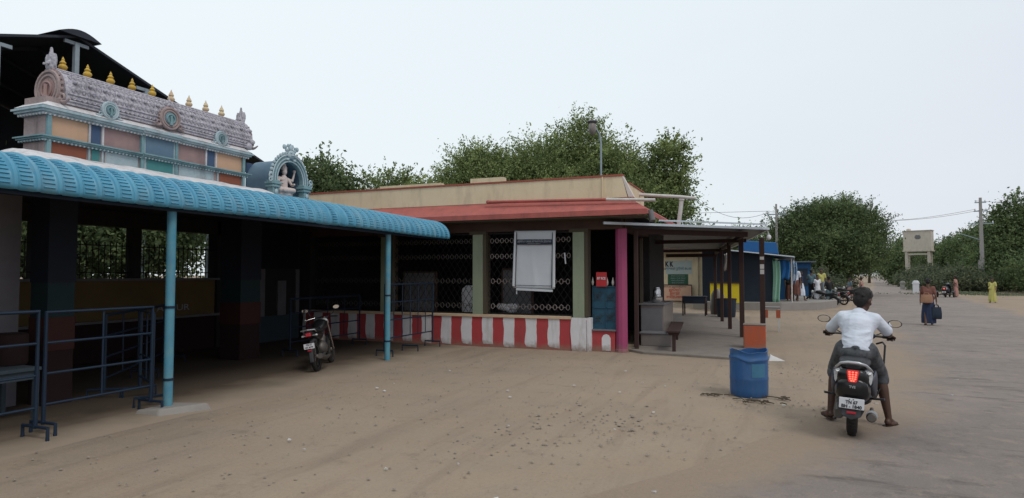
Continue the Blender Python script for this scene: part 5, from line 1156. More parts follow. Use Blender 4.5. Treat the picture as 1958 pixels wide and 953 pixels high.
# ================================================================ SCOOTERS AND MOTORCYCLES
def wheel(parent, y, r, w, rim='metal_dark', x=0):
    t = MB(); P = []
    for k in range(14):
        a = 2 * math.pi * k / 14; P.append((r - w * .55 + w * .55 * math.cos(a), w * .5 * math.sin(a)))
    RR = [[(x + xx, y + rr * math.cos(q), r + rr * math.sin(q)) for q in [2 * math.pi * i / 36 for i in range(36)]] for rr, xx in P]
    n = 36; vs = [v for q in RR for v in q]; fs = [(j * n + i, j * n + (i + 1) % n, ((j + 1) % 14) * n + (i + 1) % n, ((j + 1) % 14) * n + i) for j in range(14) for i in range(n)]
    t.add(vs, fs)
    for k in range(36):      # tread blocks
        a = 2 * math.pi * k / 36; c = Vector((x, y + (r + .001) * math.cos(a), r + (r + .001) * math.sin(a))); tn = Vector((0, -math.sin(a), math.cos(a)))
        for s in (-1, 1): t.bar(c + Vector((s * .004, 0, 0)), c + Vector((s * w * .38, 0, 0)) + tn * .012 * s - Vector((0, math.cos(a), math.sin(a))) * .008, .008)
    o = t.build('wheel', 'rubber', parent, smooth=False)
    h = MB(); h.lathe([(.04, -.05), (.05, -.03), (.05, .03), (.04, .05)], (x, y, r), 14, axis='x'); h.lathe([(r - w * 1.05, -.03), (r - w * .95, -.035), (r - w * .95, .035), (r - w * 1.05, .03)], (x, y, r), 30, axis='x', cap=False)
    for k in range(5):
        a = 2 * math.pi * k / 5; h.bar((x, y + .04 * math.cos(a), r + .04 * math.sin(a)), (x, y + (r - w) * math.cos(a), r + (r - w) * math.sin(a)), .03, .02)
    h.build('rim', rim, o); return o
def mirror(t, x, y, z, s):
    m = MB(); m.tube([(s * .16, y + .02, z - .16), (s * .24, y + .03, z - .12), (x - s * .05, y + .03, z - .03), (x, y + .02, z)], .007, 6)
    m.ell((x, y + .005, z), (.072, .022, .046), 18, 10); o = m.build('mirror', 'sc_black', t, smooth=True)
    g = MB(); RR = []
    for r_, d in ((.001, -.0235), (.05, -.0215), (.9, -.012)): pass
    g.lathe([(.0, 0), (.5, .0), (.9, .0), (.9, .15)], (0, 0, 0), 20, axis='y'); g.v = [(x + v[0] * .068, y - .017 + v[1] * .02, z + v[2] * .042) for v in g.v]
    # tilt the glass upward so it shows the sky
    g.build('mirror_glass', 'mirror', o)
def scooter(label, loc, rz, group=None, plate=True, body='sc_black', side='sc_blue', lit=True, plate_txt=('TN 67', 'BH - 1840')):
    t = thing('scooter', label, 'scooter', loc, rz, group, local=True)
    wheel(t, 0, .225, .10); wheel(t, 1.25, .225, .09)
    m = MB(); m.loft([(-.335, 0, .665, .055, .03), (-.325, 0, .655, .10, .075), (-.29, 0, .64, .135, .105), (-.2, 0, .62, .165, .125), (-.02, 0, .585, .185, .155), (.2, 0, .56, .185, .17), (.38, 0, .55, .165, .17), (.50, 0, .53, .12, .14)], 28, 2.5); m.build('tail_cowl', body, t, smooth=True)
    m = MB(); m.loft([(-.345, 0, .555, .09, .08), (-.32, 0, .535, .14, .11), (-.24, 0, .51, .165, .13), (0, 0, .47, .15, .12)], 22, 2.4); m.build('tail_lower_cowl', body, t, smooth=True)
    for s in (-1, 1):
        m = MB(); m.loft([(-.22, s * .158, .60, .022, .035), (-.05, s * .182, .56, .028, .11), (.2, s * .188, .53, .03, .15), (.42, s * .165, .52, .03, .14), (.52, s * .13, .5, .02, .1)], 18, 2.6); m.build('side_panel', side, t, smooth=True)
    m = MB(); m.loft([(-.30, 0, .755, .07, .022), (-.25, 0, .765, .125, .042), (-.1, 0, .77, .145, .05), (.15, 0, .765, .15, .05), (.2, 0, .75, .155, .045), (.45, 0, .745, .13, .05), (.58, 0, .735, .07, .035)], 24, 2.7); m.build('seat', 'seat', t, smooth=True)
    m = MB(); m.tube([(-.155, .08, .68), (-.168, -.10, .70), (-.155, -.24, .735), (-.11, -.32, .785), (-.045, -.35, .805), (.045, -.35, .805), (.11, -.32, .785), (.155, -.24, .735), (.168, -.10, .70), (.155, .08, .68)], [.010, .012, .013, .014, .014, .014, .014, .013, .012, .010], 8); m.build('grab_rail', 'silver', t, smooth=True)
    # tail light
    m = MB(); P = [(-.052, .725), (.052, .725), (.055, .70), (.040, .615), (.028, .605), (-.028, .605), (-.040, .615), (-.055, .70)]
    m.prism([(x, -.30, z) for x, z in P], [(x * .98, -.352 + .012 * (z - .6) / .12, z) for x, z in P]); o = m.build('tail_light', 'red_lens', t, bevel=.004)
    m = MB()
    for j, zz in enumerate((.705, .683, .661, .640, .621)):
        n = 3 if j < 4 else 2
        for i in range(n): w_ = .030 - j * .0025; m.ell(((i - (n - 1) / 2) * w_, -.352 + .012 * (zz - .6) / .12, zz), (.0095, .005, .0075), 8, 5)
    m.build('light_cluster', 'red_led', o)
    for s in (-1, 1):
        m = MB(); P = [(.118, .715), (.150, .722), (.172, .700), (.178, .66), (.172, .60), (.158, .575), (.138, .63), (.120, .675)]
        m.prism([(s * x, -.235 + (x - .118) * .9, z) for x, z in P], [(s * x * .985, -.285 + (x - .118) * .9, z) for x, z in P]); o = m.build('indicator', 'clear', t, bevel=.006)
        q = MB(); q.ell((s * .142, -.268, .69), (.018, .012, .018), 12, 8); q.build('indicator_bulb', 'chrome', o, smooth=True)
    text('TVS', .034, 'emblem', 'silver', t, face_my(0, -.352, .558), bold=.0012)
    # plate
    m = MB(); m.box(-.112, .112, -.388, -.380, .345, .452); o = m.build('number_plate', 'plate', t, bevel=.004)
    if plate:
        text(plate_txt[0], .046, 'lettering', 'ink_black', o, face_my(0, -.3895, .410), bold=.0012, width=.108); text(plate_txt[1], .044, 'lettering', 'ink_black', o, face_my(0, -.3895, .368), bold=.0014, width=.18)
        q = MB(); q.ell((-.02, -.389, .440), (.007, .002, .006), 6, 4); q.ell((.015, -.389, .440), (.007, .002, .006), 6, 4); q.build('plate_bolt', 'ink_black', o)
    m = MB(); m.prism([(-.10, -.30, .47), (.10, -.30, .47), (.115, -.378, .34), (.085, -.375, .27), (.0, -.375, .235), (-.085, -.375, .27), (-.115, -.378, .34)], [(-.10, -.18, .47), (.10, -.18, .47), (.115, -.362, .34), (.085, -.36, .27), (.0, -.36, .235), (-.085, -.36, .27), (-.115, -.362, .34)]); m.loft([(-.36, 0, .36, .07, .03), (-.2, 0, .44, .07, .03), (0, 0, .49, .06, .02)], 14); o = m.build('rear_mudguard', 'sc_grey', t, bevel=.006)
    m = MB(); m.box(-.042, .042, -.386, -.376, .296, .318); m.build('reflector', 'reflector', o, bevel=.003)
    # exhaust, engine, stand
    m = MB(); m.tube([(.17, .45, .22), (.165, .25, .20), (.165, .12, .21)], [.018, .02, .025], 10); m.tube([(.165, .12, .21), (.17, .08, .215), (.175, -.22, .255), (.175, -.27, .262)], [.03, .046, .048, .036], 16); o = m.build('exhaust', 'metal_dark', t, smooth=True)
    m = MB(); m.tube([(.178, -.05, .245), (.178, -.14, .258)], .052, 14); m.build('heat_shield', 'silver', o, smooth=True)
    m = MB(); m.loft([(-.10, -.125, .225, .035, .05), (.0, -.13, .23, .05, .075), (.3, -.13, .25, .055, .08), (.5, -.1, .26, .05, .07)], 16); m.ell((-.05, .35, .3), (.14, .16, .1)); m.build('engine', 'metal_dark', t, smooth=True)
    m = MB(); m.tube([(-.12, .1, .2), (-.17, .14, .12), (-.18, .3, .11)], .012, 6); m.build('stand', 'sc_grey', t)
    for s in (-1, 1): m = MB(); m.bar((s * .15, .28, .36), (s * .29, .24, .375), .035, .022); m.build('footrest', 'sc_grey', t, bevel=.005)
    m = MB(); m.loft([(.42, 0, .32, .15, .07), (.55, 0, .29, .165, .035), (.85, 0, .29, .17, .035), (.95, 0, .33, .16, .06)], 20, 3); m.build('floorboard', 'sc_grey', t, smooth=True)
    m = MB(); RR = []
    for (y, z, hw, th) in ((.90, .28, .15, .03), (.93, .40, .19, .035), (.95, .6, .20, .045), (.93, .8, .17, .05), (.90, .92, .12, .05)): RR.append([(hw * a, y + th * b + .05 * abs(a) * -1, z) for a, b in ((-1, -.6), (-.6, -1), (.6, -1), (1, -.6), (1, .6), (.6, 1.2), (-.6, 1.2), (-1, .6))])
    m.rings(RR); m.build('leg_shield', body, t, smooth=True)
    m = MB(); m.loft([(.98, 0, .55, .1, .15), (1.04, 0, .60, .12, .2), (1.10, 0, .66, .08, .12)], 18); m.build('front_cowl', body, t, smooth=True)
    m = MB(); m.tube([(0, 1.0, .9), (0, 1.2, .35)], .03, 10)
    for s in (-1, 1): m.tube([(s * .055, 1.17, .45), (s * .06, 1.25, .225)], .018, 8)
    m.build('fork', 'metal_dark', t, smooth=True)
    m = MB(); m.loft([(1.0, 0, .33, .05, .04), (1.15, 0, .46, .07, .03), (1.3, 0, .48, .07, .03), (1.45, 0, .38, .05, .03)], 16); m.build('front_mudguard', body, t, smooth=True)
    m = MB(); m.loft([(.80, 0, .965, .12, .03), (.86, 0, .985, .18, .05), (.95, 0, .99, .16, .065), (1.02, 0, .95, .1, .06)], 22); m.build('handlebar_cover', side, t, smooth=True)
    m = MB(); m.tube([(-.36, .84, .985), (-.2, .89, .985), (.2, .89, .985), (.36, .84, .985)], .014, 8); o = m.build('handlebar', 'metal_dark', t)
    for s in (-1, 1):
        m = MB(); m.tube([(s * .25, .872, .985), (s * .365, .838, .985)], .019, 10); m.build('grip', 'rubber', o)
        m = MB(); m.tube([(s * .2, .93, .99), (s * .35, .90, .985)], .007, 6); m.build('brake_lever', 'silver', o); mirror(t, s * .365, .88, 1.145, s)
    m = MB(); m.ell((0, .865, 1.03), (.075, .02, .035), 14, 8); m.build('dashboard', 'clear', t, smooth=True)
    m = MB()     # side guard hoop on the right
    m.tube([(.19, .86, .90), (.25, .80, .93), (.275, .74, .90), (.27, .70, .70), (.25, .66, .45), (.20, .62, .32)], .011, 7); m.build('guard_bar', 'sc_black', t)
    return t
def ride_h(): return -R(12)
rider_scooter = scooter('black scooter with a lit red tail light ridden by the man in the white shirt', (.80, 7.54, .014), -R(8.5))
rider_scooter.rotation_euler.y = R(3)

def motorcycle(label, loc, rz, lean=0.0, group=None, plate_txt=None):
    t = thing('motorcycle', label, 'motorcycle', loc, rz, group, local=True); t.rotation_euler = (0, lean, rz)
    wheel(t, 0, .30, .085, 'metal_dark'); wheel(t, 1.26, .30, .075, 'metal_dark')
    m = MB(); m.loft([(-.30, 0, .80, .04, .03), (-.24, 0, .785, .075, .05), (-.05, 0, .75, .10, .06), (.25, 0, .70, .12, .08), (.42, 0, .68, .1, .08)], 20, 2.3); m.build('tail_cowl', 'sc_black', t, smooth=True)
    m = MB(); m.loft([(-.28, 0, .845, .06, .02), (-.1, 0, .835, .12, .04), (.2, 0, .79, .13, .045), (.5, 0, .77, .11, .04)], 20, 2.6); m.build('seat', 'seat', t, smooth=True)
    m = MB(); m.loft([(.42, 0, .80, .08, .06), (.52, 0, .84, .13, .11), (.7, 0, .87, .15, .13), (.88, 0, .88, .12, .10), (.95, 0, .88, .06, .06)], 22, 2.3); m.build('fuel_tank', 'sc_black', t, smooth=True)
    m = MB(); m.ell((0, .55, .42), (.13, .17, .16), 14, 9); m.tube([(0, .6, .5), (0, .7, .62)], .08, 12); m.build('engine', 'metal_dark', t, smooth=True)
    m = MB(); m.tube([(0, 1.02, .93), (0, .75, .35), (0, .35, .3), (0, .2, .66), (0, .9, .85)], .022, 7); m.tube([(.1, 0, .3), (.1, .4, .32)], .02, 6); m.tube([(-.1, 0, .3), (-.1, .4, .32)], .02, 6); m.build('frame', 'metal_dark', t)
    m = MB(); m.tube([(.14, .6, .25), (.15, .2, .24), (.16, -.3, .33)], [.02, .045, .05], 10); m.build('exhaust', 'metal_dark', t, smooth=True)
    m = MB()
    for s in (-1, 1): m.tube([(s * .08, 1.02, .93), (s * .08, 1.26, .30)], .02, 8)
    m.build('fork', 'chrome', t, smooth=True)
    m = MB(); m.torus((0, 1.26, .30), .335, .03, 'x', 28, 6, a0=50, a1=170); m.build('front_mudguard', 'sc_black', t, smooth=True)
    m = MB(); m.torus((0, 0, .30), .335, .04, 'x', 28, 6, a0=60, a1=190); m.build('rear_mudguard', 'sc_grey', t, smooth=True)
    m = MB(); m.tube([(-.35, .88, 1.0), (-.15, .98, 1.02), (.15, .98, 1.02), (.35, .88, 1.0)], .013, 7); m.build('handlebar', 'chrome', t)
    for s in (-1, 1): mirror(t, s * .33, .95, 1.2, s)
    m = MB(); m.ell((0, 1.12, .9), (.09, .08, .1), 14, 8); m.build('headlight', 'clear', t, smooth=True)
    m = MB(); m.box(-.05, .05, -.36, -.28, .73, .80); m.build('tail_light', 'reflector', t, bevel=.012)
    for s in (-1, 1): m = MB(); m.ell((s * .13, -.24, .74), (.03, .02, .02), 10, 6); m.tube([(s * .04, -.22, .74), (s * .12, -.24, .74)], .008, 5); m.build('indicator', 'clear', t, smooth=True)
    m = MB(); m.tube([(-.1, -.1, .8), (-.13, -.3, .85), (0, -.36, .86), (.13, -.3, .85), (.1, -.1, .8)], .012, 7); m.build('grab_rail', 'silver', t)
    m = MB(); m.box(-.1, .1, -.375, -.368, .50, .60); o = m.build('number_plate', 'plate', t)
    if plate_txt: text(plate_txt[0], .042, 'lettering', 'ink_black', o, face_my(0, -.377, .575), bold=.001, width=.11); text(plate_txt[1], .040, 'lettering', 'ink_black', o, face_my(0, -.377, .528), bold=.001, width=.15)
    m = MB(); m.box(-.04, .04, -.374, -.366, .455, .478); m.build('reflector', 'reflector', t)
    return t
moto = motorcycle('dark motorcycle parked in the shade under the blue canopy', (-7.33, 9.0, 0), R(26), R(-9), None, ('TN 67', 'AK 6379'))
moto.scale = (.89, .89, .89)
GM = 'motorcycles parked by the people at the shops'
spots = [(1592, 33.5, 75, 'parked motorcycle nearest the people at the left'), (1612, 35.5, 60, 'second parked motorcycle beside the standing people'), (1628, 41, 95, 'third parked motorcycle behind the rider\'s head'), (1643, 44.5, 80, 'farthest parked motorcycle at the road edge')]
for (u, k, a, lab) in spots:
    c = copy_tree(moto); x, y = at(u, k); c.location = (x, y, .0); c.rotation_euler = (0, R(-6), R(a)); c['label'] = lab; c['group'] = GM
def trike():
    x, y = at(1806, 47.5)
    t = scooter('dark three wheeled scooter with side wheels standing on the right shoulder', (x, y, .01), R(-25), None, True, 'sc_black', 'sc_blue', plate_txt=('TN 67', '4417'))
    t.name = 'three_wheeled_scooter'
    for s in (-1, 1): wheel(t, .05, .2, .1, x=s * .52)
    m = MB(); m.tube([(-.52, .05, .2), (.52, .05, .2)], .025, 8); m.tube([(-.3, .05, .2), (-.3, .4, .3)], .02, 6); m.tube([(.3, .05, .2), (.3, .4, .3)], .02, 6); m.build('side_axle', 'metal_dark', t)
    for s in (-1, 1): m = MB(); m.loft([(-.2, s * .52, .38, .07, .03), (.0, s * .52, .46, .08, .03), (.25, s * .52, .42, .07, .03)], 12); m.build('side_mudguard', 'sc_blue', t, smooth=True)
trike()

# ================================================================ PEOPLE
def head(b, parent_parts, c, s, yaw, pitch=0.0, hair='short'):
    """adds the head to body builder b; returns a function that adds hair and eyes as child parts"""
    Mx = Matrix.Translation(c) @ Matrix.Rotation(yaw, 4, 'Z') @ Matrix.Rotation(pitch, 4, 'X') @ Matrix.Diagonal((s, s, s, 1))
    h = MB(); h.ell((0, -.005, .02), (.074, .093, .10), 20, 14); h.ell((0, .035, -.055), (.052, .052, .055), 16, 10); h.ell((0, .06, -.095), (.025, .022, .02), 10, 7)
    h.prism([(-.008, .085, .02), (.008, .085, .02), (.017, .082, -.03), (-.017, .082, -.03)], [(-.006, .092, .015), (.006, .092, .015), (.010, .113, -.026), (-.010, .113, -.026)])
    h.ell((0, .096, -.028), (.016, .014, .011), 8, 6); h.ell((0, .088, -.056), (.024, .010, .006), 10, 5); h.ell((0, .086, -.066), (.020, .010, .006), 10, 5); h.ell((0, .082, .035), (.045, .014, .008), 10, 5)
    for q in (-1, 1): h.ell((q * .077, -.008, -.01), (.010, .020, .032), 10, 7); h.ell((q * .04, .065, -.02), (.02, .02, .018), 8, 6)
    b.add([Mx @ Vector(v) for v in h.v], h.f)
    def rest(body):
        for q in (-1, 1):
            e_ = MB(); e_.ell((q * .030, .081, .008), (.013, .009, .007), 10, 6); e_.xform(Mx); o = e_.build('eye', 'eye', body, smooth=True)
            p = MB(); p.ell((q * .030, .0885, .008), (.0055, .003, .0055), 8, 5); p.xform(Mx); p.build('iris', 'ink_black', o, smooth=True)
            w = MB(); w.tube([(q * .016, .090, .027), (q * .030, .091, .031), (q * .045, .083, .026)], .004, 5); w.xform(Mx); w.build('eyebrow', 'hair', body)
        g = MB()
        if hair in ('short', 'bun', 'long'):
            g.ell((0, -.016, .045), (.083, .097, .090), 20, 12); g.ell((0, -.05, .0), (.076, .062, .085), 18, 12); g.ell((0, .03, .095), (.06, .06, .035), 14, 8)
            for k in range(46):
                a = random.uniform(0, 6.28); z = random.uniform(-.2, .95); r = math.sqrt(max(0, 1 - z * z)); x_, y_ = .080 * r * math.cos(a), -.02 + .095 * r * math.sin(a)
                if y_ > .045 and z < .55: continue
                g.ell((x_, y_, .045 + .088 * z), (.017, .017, .015), 6, 4)
        if hair == 'bun': g.ell((0, -.125, .0), (.045, .04, .045), 12, 8)
        if hair == 'long': g.cap((0, -.10, -.02), (0, -.13, -.28), .035, .02)
        if hair == 'cap': g.ell((0, -.005, .06), (.085, .10, .075), 18, 10); g.ell((0, .09, .05), (.06, .05, .012), 12, 6)
        g.xform(Mx)
        organic(g, 'hair' if hair != 'cap' else 'cap', 'hair' if hair != 'cap' else 'ink_white', body, .010 * s if s > .9 else .012, 2, .4)
    return rest
def hand(b, wrist, d, up, s=1.0, grip=False):
    """palm, four unequal bent fingers and a thumb; d = direction of the hand, up = back of the hand"""
    w = Vector(wrist); d = Vector(d).normalized(); up = Vector(up); up = (up - d * up.dot(d)).normalized(); sd = d.cross(up)
    P = lambda a, c, e: w + (d * a + sd * c + up * e) * s
    for c in (-.026, -.009, .009, .026): b.cap(P(.0, c * .6, 0), P(.082, c, 0), .014 * s, .012 * s, 8)
    for c, L, r in ((-.030, .060, .0078), (-.010, .075, .0085), (.010, .080, .0088), (.030, .072, .0082)):
        if grip: q = [P(.085, c, 0), P(.085 + L * .45, c, -.012), P(.085 + L * .5, c, -.042), P(.085 + L * .12, c, -.052)]
        else: q = [P(.085, c, 0), P(.085 + L * .45, c * 1.05, -.004), P(.085 + L * .78, c * 1.05, -.016), P(.085 + L * .95, c * 1.03, -.032)]
        for i in range(3): b.cap(q[i], q[i + 1], r * s * (1 - .08 * i), r * s * (.94 - .08 * i), 7)
    q = [P(.015, .025, -.004), P(.045, .052, -.014), P(.078, .056 if not grip else .035, -.03)]
    if grip: q[2] = P(.075, .042, -.045)
    for i in range(2): b.cap(q[i], q[i + 1], .0115 * s, .0095 * s, 7)
def foot(b, ankle, d, s=1.0):
    a = Vector(ankle); d = Vector(d); d.z = 0; d.normalize(); sd = Vector((d.y, -d.x, 0)); g = a.z - .0
    z0 = a.z - .065 * s
    b.ell(a + Vector((0, 0, -.035 * s)) - d * .025 * s, (.033 * s, .04 * s, .036 * s), 12, 8); b.cap(a + Vector((0, 0, -.01)), Vector((a.x, a.y, z0)) + d * .10 * s + Vector((0, 0, .012)), .034 * s, .030 * s, 10)
    b.cap(Vector((a.x, a.y, z0 + .008)) + d * .02 + sd * .012, Vector((a.x, a.y, z0 + .004)) + d * .13 * s + sd * .02 * s, .03 * s, .022 * s, 10); b.cap(Vector((a.x, a.y, z0 + .008)) + d * .02 - sd * .012, Vector((a.x, a.y, z0 + .004)) + d * .145 * s - sd * .014 * s, .03 * s, .024 * s, 10)
    for k in range(5): c = (-.028 + .014 * k) * s; L = (.185 - .012 * k) * s; b.cap(Vector((a.x, a.y, z0)) + d * .13 * s + sd * c, Vector((a.x, a.y, z0)) + d * L + sd * c * 1.1, .0105 * s, .009 * s, 7)
def sandal(parent, ankle, d, s=1.0):
    a = Vector(ankle); d = Vector(d); d.z = 0; d.normalize(); sd = Vector((d.y, -d.x, 0)); z = a.z - .088 * s
    P = [(-.07, -.03), (-.075, .02), (-.03, .038), (.10, .045), (.17, .035), (.19, 0), (.17, -.035), (.08, -.04), (-.02, -.036)]
    m = MB(); m.prism([Vector((a.x, a.y, z)) + d * p * s + sd * q * s for p, q in P], [Vector((a.x, a.y, z + .016)) + d * p * s + sd * q * s for p, q in P])
    m.tube([Vector((a.x, a.y, z + .01)) + d * .06 * s + sd * .045 * s, Vector((a.x, a.y, z + .062)) + d * .08 * s, Vector((a.x, a.y, z + .01)) + d * .06 * s - sd * .045 * s], .007, 5)
    m.build('sandal', 'leather', parent)

def rider():
    # local frame is the scooter's: origin at the rear tyre contact, +y forward
    t = thing('person', 'man in a white shirt and dark checked lungi riding the black scooter', 'person', (.80, 7.54, .014), -R(8.5), local=True); t.rotation_euler.y = R(3)
    b = MB(); V = Vector
    hip = V((0, .34, .87)); chest = V((.01, .46, 1.10)); neck = V((.02, .52, 1.29)); hd = V((.045, .565, 1.405))
    b.cap(hip, chest, .14, .15); b.cap((-.06, .49, 1.09), (-.125, .505, 1.18), .09, .05); b.cap((.06, .49, 1.09), (.145, .505, 1.18), .09, .05); b.cap(chest, V((.01, .5, 1.22)), .13, .09); b.cap((.015, .5, 1.24), hd + V((0, 0, -.05)), .055, .05)
    rest = head(b, None, hd, 1.10, R(-28), R(-14))
    arms = {-1: (V((-.175, .50, 1.215)), V((-.285, .66, 1.03)), V((-.315, .80, 1.01))), 1: (V((.195, .50, 1.215)), V((.30, .64, 1.05)), V((.318, .80, 1.012)))}
    for s, (sh, el, wr) in arms.items():
        b.cap(sh + V((s * -.02, 0, -.025)), el, .044, .040); b.cap(el, el.lerp(wr, .35), .041, .038); b.cap(el.lerp(wr, .35), wr, .038, .027); hand(b, wr, (s * .05, 1, -.16), (0, .15, 1), 1.02, True)
    legs = {-1: (V((-.10, .36, .85)), V((-.215, .73, .60)), V((-.245, .64, .10))), 1: (V((.10, .36, .85)), V((.235, .73, .58)), V((.335, .66, .10)))}
    for s, (h_, k_, a_) in legs.items():
        b.cap(h_, k_, .095, .062); b.cap(k_, k_.lerp(a_, .35) + V((0, -.012, 0)), .058, .058); b.cap(k_.lerp(a_, .35) + V((0, -.012, 0)), a_, .058, .034)
        fd = V((s * .45, .9, 0)); foot(b, a_, fd)
    body = organic(b, 'body', 'skin', t, .0085, 4, .5); rest(body)
    for s, (h_, k_, a_) in legs.items(): sandal(body, a_, V((s * .45, .9, 0)))
    # shirt
    c = MB(); c.cap(hip + V((0, -.005, .03)), chest, .150, .158); c.ell(hip + V((0, -.01, .0)), (.170, .14, .075), 20, 10); c.cap((-.07, .475, 1.10), (-.145, .49, 1.205), .11, .072); c.cap((.07, .475, 1.10), (.165, .49, 1.205), .11, .072); c.cap(chest, V((.01, .49, 1.24)), .135, .085); c.cap((.0, .5, 1.25), (-.15, .5, 1.215), .05, .058); c.cap((.02, .5, 1.25), (.17, .5, 1.215), .05, .058)
    c.cap((0, .40, 1.0), (0, .44, 1.12), .152, .15)
    for s, (sh, el, wr) in arms.items():
        e2 = sh.lerp(el, .78); c.cap(sh + V((s * -.015, 0, -.015)), e2, .062, .062); c.ell(e2 + (el - sh).normalized() * .01, .065, 12, 8)
    # folds
    for (x0, z0, x1, z1) in ((-.15, .97, .12, .92), (-.13, 1.02, .04, .97), (.15, 1.0, -.05, .95), (-.12, .91, .14, .885), (.14, 1.08, -.02, 1.03)):
        P_ = []
        for q in range(7):
            u = q / 6; x = x0 + (x1 - x0) * u; z = z0 + (z1 - z0) * u; P_.append((x, .345 + (z - .9) * .42 - .150 * math.sqrt(max(.05, 1 - (x / .17) ** 2)) + .004, z))
        c.tube(P_, [.004, .012, .016, .017, .015, .010, .003], 7)
    c.tube([(.15, .42, 1.15), (.10, .36, 1.10), (.03, .33, 1.08)], [.02, .016, .006], 7); c.tube([(-.15, .42, 1.13), (-.1, .35, 1.05), (-.04, .32, 1.0)], [.018, .015, .006], 7)
    sh = organic(c, 'shirt', 'shirt_white', body, .011, 4, .6)
    n = MB(); n.torus((.018, .50, 1.272), .062, .018, 'z', 20, 8); n.xform(Matrix.Translation((0, 0, 0))); n.build('collar', 'shirt_white', sh, smooth=True)
    # lungi wrapped over hips and thighs
    l = MB(); l.ell((0, .33, .83), (.175, .17, .105), 20, 12)
    for s, (h_, k_, a_) in legs.items(): l.cap(h_ + V((0, 0, .005)), k_ + V((s * -.01, .0, .01)), .118, .090); l.cap(k_ + V((s * -.01, .0, .0)), k_.lerp(a_, .14), .090, .084)
    l.cap((-.1, .5, .76), (.1, .5, .76), .07, .07); l.tube([(-.17, .3, .90), (0, .185, .905), (.17, .3, .90)], [.02, .022, .02], 8)
    organic(l, 'lungi', 'lungi', body, .012, 4, .6)
rider()

def stander(label, loc, rz, H=1.65, top='grey_cloth', bottom='navy_cloth', kind='trousers', hair='short', pose='stand', skin='skin_mid', sleeve=.5, voxel=.02, lean=0.0, extra=None):
    t = thing('person', label, 'person', loc, rz, local=True); s = H / 1.72; V = Vector; b = MB()
    P = lambda x, y, z: V((x, y + lean * max(0, z - .9), z)) * s
    st = .14 if pose == 'walk' else .0
    b.cap(P(0, 0, .95), P(0, 0, 1.2), .13 * s, .13 * s); b.cap(P(-.05, 0, 1.25), P(-.13, 0, 1.38), .10 * s, .07 * s); b.cap(P(.05, 0, 1.25), P(.13, 0, 1.38), .10 * s, .07 * s); b.cap(P(0, 0, 1.38), P(0, .01, 1.54), .055 * s, .05 * s)
    rest = head(b, None, P(0, .02, 1.61), s, 0, 0, hair)
    for q in (-1, 1):
        sw = st * q; sh = P(q * .175, 0, 1.38)
        if pose == 'carry': el, wr = P(q * .25, -.03, 1.12), P(q * .22, .12, .95)
        elif pose == 'fold': el, wr = P(q * .25, .02, 1.14), P(q * .08, .2, 1.18)
        else: el, wr = P(q * .23, -.02 - sw * .5, 1.10), P(q * .25, .05 - sw, .86)
        b.cap(sh, el, .048 * s, .038 * s); b.cap(el, wr, .038 * s, .026 * s); hand(b, wr, (wr - el), (q, 0, .2), s)
        hp, kn, an = P(q * .09, 0, .92), P(q * .10, sw * .8 + .02, .50), P(q * .10, sw * 1.4 - .02, .09)
        b.cap(hp, kn, .085 * s, .058 * s); b.cap(kn, an, .056 * s, .035 * s); foot(b, an, (q * .15, 1, 0), s)
    body = organic(b, 'body', skin, t, voxel * .6, 2, .5); rest(body)
    c = MB(); c.cap(P(0, 0, .97), P(0, 0, 1.2), .150 * s, .148 * s); c.cap(P(-.05, 0, 1.25), P(-.14, 0, 1.375), .115 * s, .082 * s); c.cap(P(.05, 0, 1.25), P(.14, 0, 1.375), .115 * s, .082 * s)
    for q in (-1, 1):
        sw = st * q; sh = P(q * .175, 0, 1.38)
        if pose == 'carry': el = P(q * .25, -.03, 1.12)
        elif pose == 'fold': el = P(q * .25, .02, 1.14)
        else: el = P(q * .23, -.02 - sw * .5, 1.10)
        c.cap(sh, sh.lerp(el, sleeve * 1.5 if sleeve < .66 else 1), .062 * s, .056 * s)
    if kind == 'saree':
        c.cap(P(-.16, .04, 1.42), P(.12, .10, 1.0), .05 * s, .10 * s); c.cap(P(-.16, -.04, 1.42), P(-.05, -.14, .85), .05 * s, .07 * s)
        c.cap(P(0, 0, 1.1), P(0, .0, .9), .155 * s, .17 * s)
    organic(c, 'blouse' if kind in ('saree', 'skirt') else 'shirt', top, body, voxel, 3, .5)
    if kind == 'trousers':
        l = MB(); l.ell(P(0, 0, .92), (.155 * s, .12 * s, .11 * s), 16, 10)
        for q in (-1, 1):
            sw = st * q; hp, kn, an = P(q * .09, 0, .90), P(q * .10, sw * .8 + .02, .50), P(q * .10, sw * 1.4 - .02, .14); l.cap(hp, kn, .100 * s, .080 * s); l.cap(kn, an, .080 * s, .066 * s)
        organic(l, 'trousers', bottom, body, voxel, 3, .5)
    else:
        l = MB(); z0 = .30 if kind == 'lungi' else .07
        l.skirt([((1.02 - (1.02 - z0) * k / 8) * s, 0, 0.01 * s, (.15 + .06 * math.sin(k / 8 * 2.2) + .02 * k / 8) * s, (.125 + .055 * math.sin(k / 8 * 2.2) + st * .35 * k / 8) * s) for k in range(9)], 36, wob=.10, folds=9)
        l.build({'lungi': 'lungi', 'saree': 'saree_skirt', 'skirt': 'skirt'}[kind], bottom, body, smooth=True)
    return t, body, s
x, y = at(1773, 21.3)
w, wb, ws = stander('woman with a tan bag on her back walking on the road', (x, y, .01), R(-10), 1.56, 'sari_maroon', 'navy_cloth', 'saree', 'bun', 'walk', lean=.05)
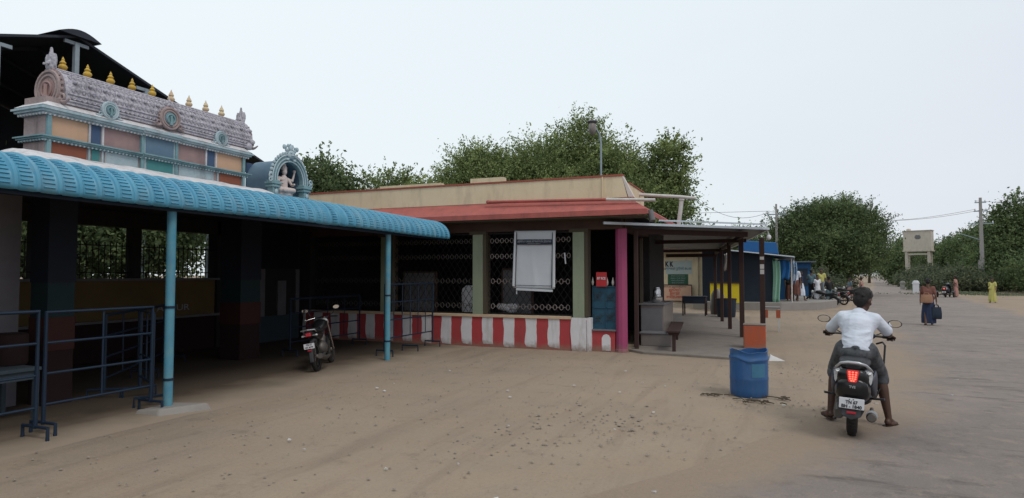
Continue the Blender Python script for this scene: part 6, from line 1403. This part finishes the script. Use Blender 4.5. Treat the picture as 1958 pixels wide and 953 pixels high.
def bag(name, label, loc, rz, mt, w, h, d, handles=True):
    t = thing(name, label, 'bag', loc, rz, local=True); m = MB()
    m.rings([[(a * w / 2 * k, b_ * d / 2 * k2, z) for a, b_ in ((-1, -.6), (-.7, -1), (.7, -1), (1, -.6), (1, .6), (.7, 1), (-.7, 1), (-1, .6))] for k, k2, z in ((.85, .7, 0), (1, 1, .05 * h), (1.02, 1.05, h * .5), (.9, .6, h))]); m.build('body', mt, t, smooth=True)
    m = MB()
    for s in (-1, 1): m.tube([(-w * .25, s * d * .2, h * .95), (-w * .15, s * d * .1, h * 1.2), (w * .15, s * d * .1, h * 1.2), (w * .25, s * d * .2, h * .95)], .012, 6)
    m.build('handle', mt, t)
bag('shoulder_bag', 'tan bag slung on the back of the walking woman', (x - .09, y - .21, .76), R(-18), 'bag_tan', .34, .28, .15)
bag('carry_bag', 'dark blue carrier bag held low by the walking woman', (x + .20, y - .12, .22), R(15), 'shop_dark', .30, .40, .12)
x, y = at(1896, 38.2)
stander('woman in a yellow sari walking along the right shoulder', (x, y, .01), R(150), 1.50, 'sari_yellow', 'sari_yellow', 'saree', 'bun', 'walk')
x, y = at(1826, 48.0)
stander('person in a dusty pink cloth standing right of the three wheeled scooter', (x, y, .01), R(60), 1.60, 'sari_pink', 'sari_pink', 'saree', 'bun', 'carry')
PZ = .38
for (u, k, z, rz, H, top, bot, kind, hair, pose, lab) in [
    (1520, 31.6, PZ, 160, 1.80, 'shirt_white', 'sari_maroon', 'lungi', 'cap', 'stand', 'man with a white cap and white shirt by the awning of the blue shop'),
    (1508, 32.4, PZ, 200, 1.6, 'dark_cloth', 'sari_maroon', 'saree', 'bun', 'stand', 'dark clothed figure at the shop front left of the man with the cap'),
    (1530, 32.2, PZ, -60, 1.5, 'navy_cloth', 'shirt_white', 'lungi', 'short', 'walk', 'man in a navy shirt and white dhoti beside the man with the cap'),
    (1551, 34.4, PZ, -20, 1.62, 'teal_cloth', 'dark_cloth', 'trousers', 'short', 'fold', 'person in a grey blue shirt before the blue kiosk'),
    (1562, 34.0, PZ, 190, 1.3, 'ink_white', 'ink_white', 'skirt', 'long', 'stand', 'small figure in a pale checked long skirt'),
    (1570, 37.5, PZ, 170, 1.7, 'sari_yellow', 'grey_cloth', 'trousers', 'short', 'stand', 'man in a pale yellow shirt behind the others'),
    (1584, 34.2, .0, 30, 1.62, 'dark_cloth', 'teal_cloth', 'trousers', 'short', 'fold', 'man in a black shirt and grey green trousers beside the motorcycles'),
    (1646, 41.5, .0, 80, 1.55, 'sari_pink', 'dark_cloth', 'trousers', 'short', 'carry', 'person in pink and black at the far parked motorcycles'),
    (1624, 42.5, .0, 120, 1.5, 'teal_cloth', 'sari_pink', 'lungi', 'short', 'stand', 'person in grey green behind the parked motorcycles')]:
    x, y = at(u, k); stander(lab, (x, y, z), R(rz), H, top, bot, kind, hair, pose, voxel=.028)
